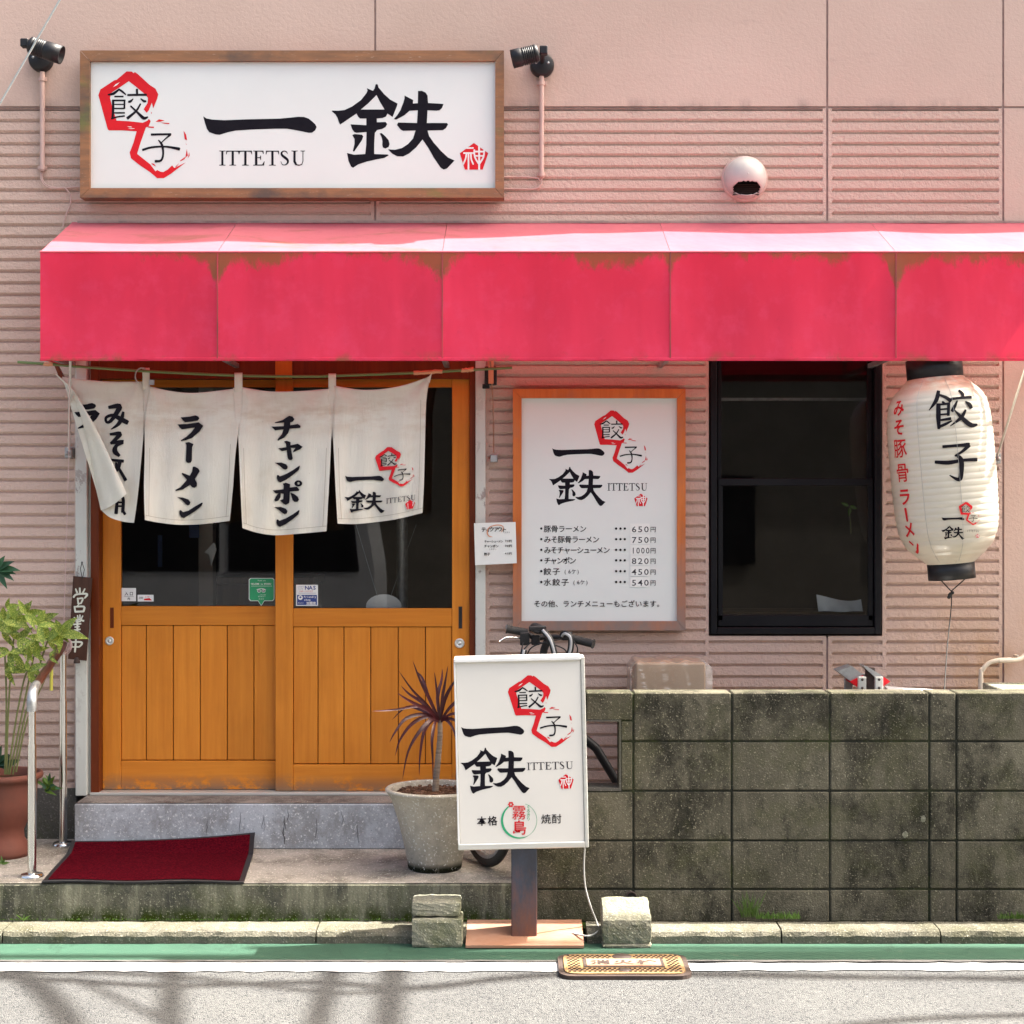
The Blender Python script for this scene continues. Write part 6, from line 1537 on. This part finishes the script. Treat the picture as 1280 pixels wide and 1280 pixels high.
def band(pts, w, mat, nm, off=0):
    c = [Vector(v) for v in catmull([tuple(P(*q)) for q in pts], 6)]; n = len(c); mb = MB(); vs = []
    for i, q in enumerate(c):
        t = (c[min(i+1, n-1)]-c[max(i-1, 0)]).normalized(); s = t.cross(Vector((0, -1, 0))).normalized(); vs += [q-s*w/2+Vector((0, -off, 0)), q+s*w/2+Vector((0, -off, 0))]
    mb.add(vs, [(2*i, 2*i+1, 2*i+3, 2*i+2) for i in range(n-1)], True); o = mb.build(nm, mat, lk_)
    s_ = o.modifiers.new('thickness', 'SOLIDIFY'); s_.thickness = .003
lk_ = thing('bicycle_lock', P(688, 820, 6.9), 'striped black and grey fabric bicycle lock looped over the handlebar', 'bicycle lock')
for pts in ([(678, 787, 6.90), (688, 800, 6.87), (694, 822, 6.87), (696, 850, 6.9)], [(702, 796, 6.89), (706, 792, 6.87), (713, 797, 6.86), (713, 812, 6.87), (706, 832, 6.88)], [(655, 812, 6.88), (654, 825, 6.88), (662, 845, 6.9)]):
    band(pts, .026, M_['blk'], 'lock_webbing'); band(pts, .011, M_['strap'], 'reflective_stripe', .003)

# ================================================================== OUT OF FRAME: cables put up to cast the road shadows
poleU = thing('utility_pole', (9.4, 6.1, ZR), 'tall grey concrete utility pole carrying the overhead cables to the right', 'utility pole')
m = MB(); m.tube([(9.4, 6.1, ZR), (9.4, 6.1, 10.5)], [.17, .11], 20); m.build('pole', M_['found'], poleU)
m = MB(); m.box((8.5, 6.05, 9.6), (10.3, 6.15, 9.7)); m.box((9.35, 5.2, 8.9), (9.45, 7.0, 9.0)); m.build('crossarm', M_['galv'], poleU)
cabs = thing('shadow_cables', (0, 7, 7), 'unseen black overhead cables placed to cast shadows on the road', 'cables')
def shadow_src(x, d, h): return Vector((x+.68*h, d+.145*h, ZR+h))
def gp_(px, py):      # point on the road seen at px,py
    d = F*(CZ-ZR)/(py-640); return X(px, d), d
def cable(pxs, h, r, sag=0):
    pts = []
    for i, q in enumerate(pxs):
        x, d = gp_(*q); pts.append(tuple(shadow_src(x, d, h+sag*i/len(pxs))))
    m = MB(); m.tube([Vector(v) for v in catmull(pts, 8)], r, 8); m.build('cable', M_['blk'], cabs)
cable([(-500, 1212), (0, 1222), (200, 1232), (400, 1228), (520, 1236), (700, 1218), (1100, 1222), (1700, 1224)], 6.2, .032)
cable([(-500, 1222), (0, 1216), (210, 1220), (420, 1241), (540, 1232), (800, 1216), (1300, 1226), (1700, 1236)], 6.5, .024)
cable([(900, 1300), (1060, 1282), (1180, 1272), (1400, 1268), (2000, 1264)], 6.4, .03)
cable([(-900, 1199), (0, 1197), (640, 1197), (1300, 1196), (1900, 1196)], 5.6, .03)
cable([(310, 1186), (640, 1186), (1300, 1187), (1900, 1187)], 5.6, .022)
cable([(330, 1192), (640, 1193), (1300, 1192), (1900, 1192)], 5.7, .036)  # added, with the next one, to shade the green strip
cable([(200, 1201), (640, 1201), (1300, 1200), (1900, 1200)], 5.5, .030)
cable([(-20, 1208), (40, 1228), (88, 1282), (150, 1400), (250, 1700)], 6.3, .046)
cable([(90, 1222), (150, 1250), (230, 1290), (420, 1400)], 6.0, .018)
cable([(216, 1205), (214, 1240), (212, 1290), (206, 1500)], 6.6, .042)
cable([(418, 1210), (406, 1245), (394, 1290), (350, 1500)], 6.4, .040)
cable([(492, 1212), (488, 1245), (484, 1290), (470, 1500)], 6.4, .046)
op = thing('opposite_house', (0, -5, ZR), 'dark two-storey house across the street', 'building')
m = MB(); m.box((-9, -12, ZR), (9, -5, 4.2)); m.build('wall', M_['opp'], op)
for i in range(-3, 4):
    m = MB(); m.box((i*2.5-.5, -4.98, 1.0), (i*2.5+.5, -4.96, 2.1)); m.build('window', M_['blkframe'], op)
m = MB(); m.prism([Vector((-9.3, -4.6, 4.2)), Vector((-9.3, -12.4, 4.2)), Vector((-9.3, -8.5, 5.8))], (18.6, 0, 0)); m.build('roof', M_['found'], op)

vn = thing('parked_van', (-3.6, -2.6, ZR), 'silver van parked across the street, seen only as a reflection in the door glass', 'van')
M_['silver'] = simple('silver_car_paint', (.30, .31, .33), .35, (.28, .29, .31), 2, coat=.5)
prof = [(-5.7, .35), (-5.72, .9), (-5.5, 1.0), (-5.1, 1.75), (-4.9, 1.9), (-1.9, 1.93), (-1.62, 1.8), (-1.5, 1.1), (-1.48, .4), (-1.75, .25), (-5.5, .25)]
m = MB(); m.prism([Vector((x, -2.6, z+ZR)) for x, z in prof], (0, -1.65, 0)); m.build('body', M_['silver'], vn)
for pts in ([(-5.28, 1.05), (-5.0, 1.65), (-4.75, 1.7), (-4.4, 1.7), (-4.4, 1.05)], [(-4.32, 1.05), (-4.32, 1.7), (-3.2, 1.72), (-3.2, 1.05)], [(-3.1, 1.05), (-3.1, 1.72), (-1.85, 1.72), (-1.72, 1.6), (-1.66, 1.05)]):
    m = MB(); m.prism([Vector((x, -2.59, z+ZR)) for x, z in pts], (0, -.006, 0)); m.build('window', M_['blkframe'], vn)
for x in (-5.0, -2.35):
    m = MB(); m.lathe([(.0001, .0), (.18, .0), (.2, .02), (.3, .02), (.31, 0), (.31, -.18)], (x, -2.56, .31+ZR), 28, Matrix.Rotation(-math.pi/2, 4, 'X')); m.build('wheel', M_['rubber'], vn)
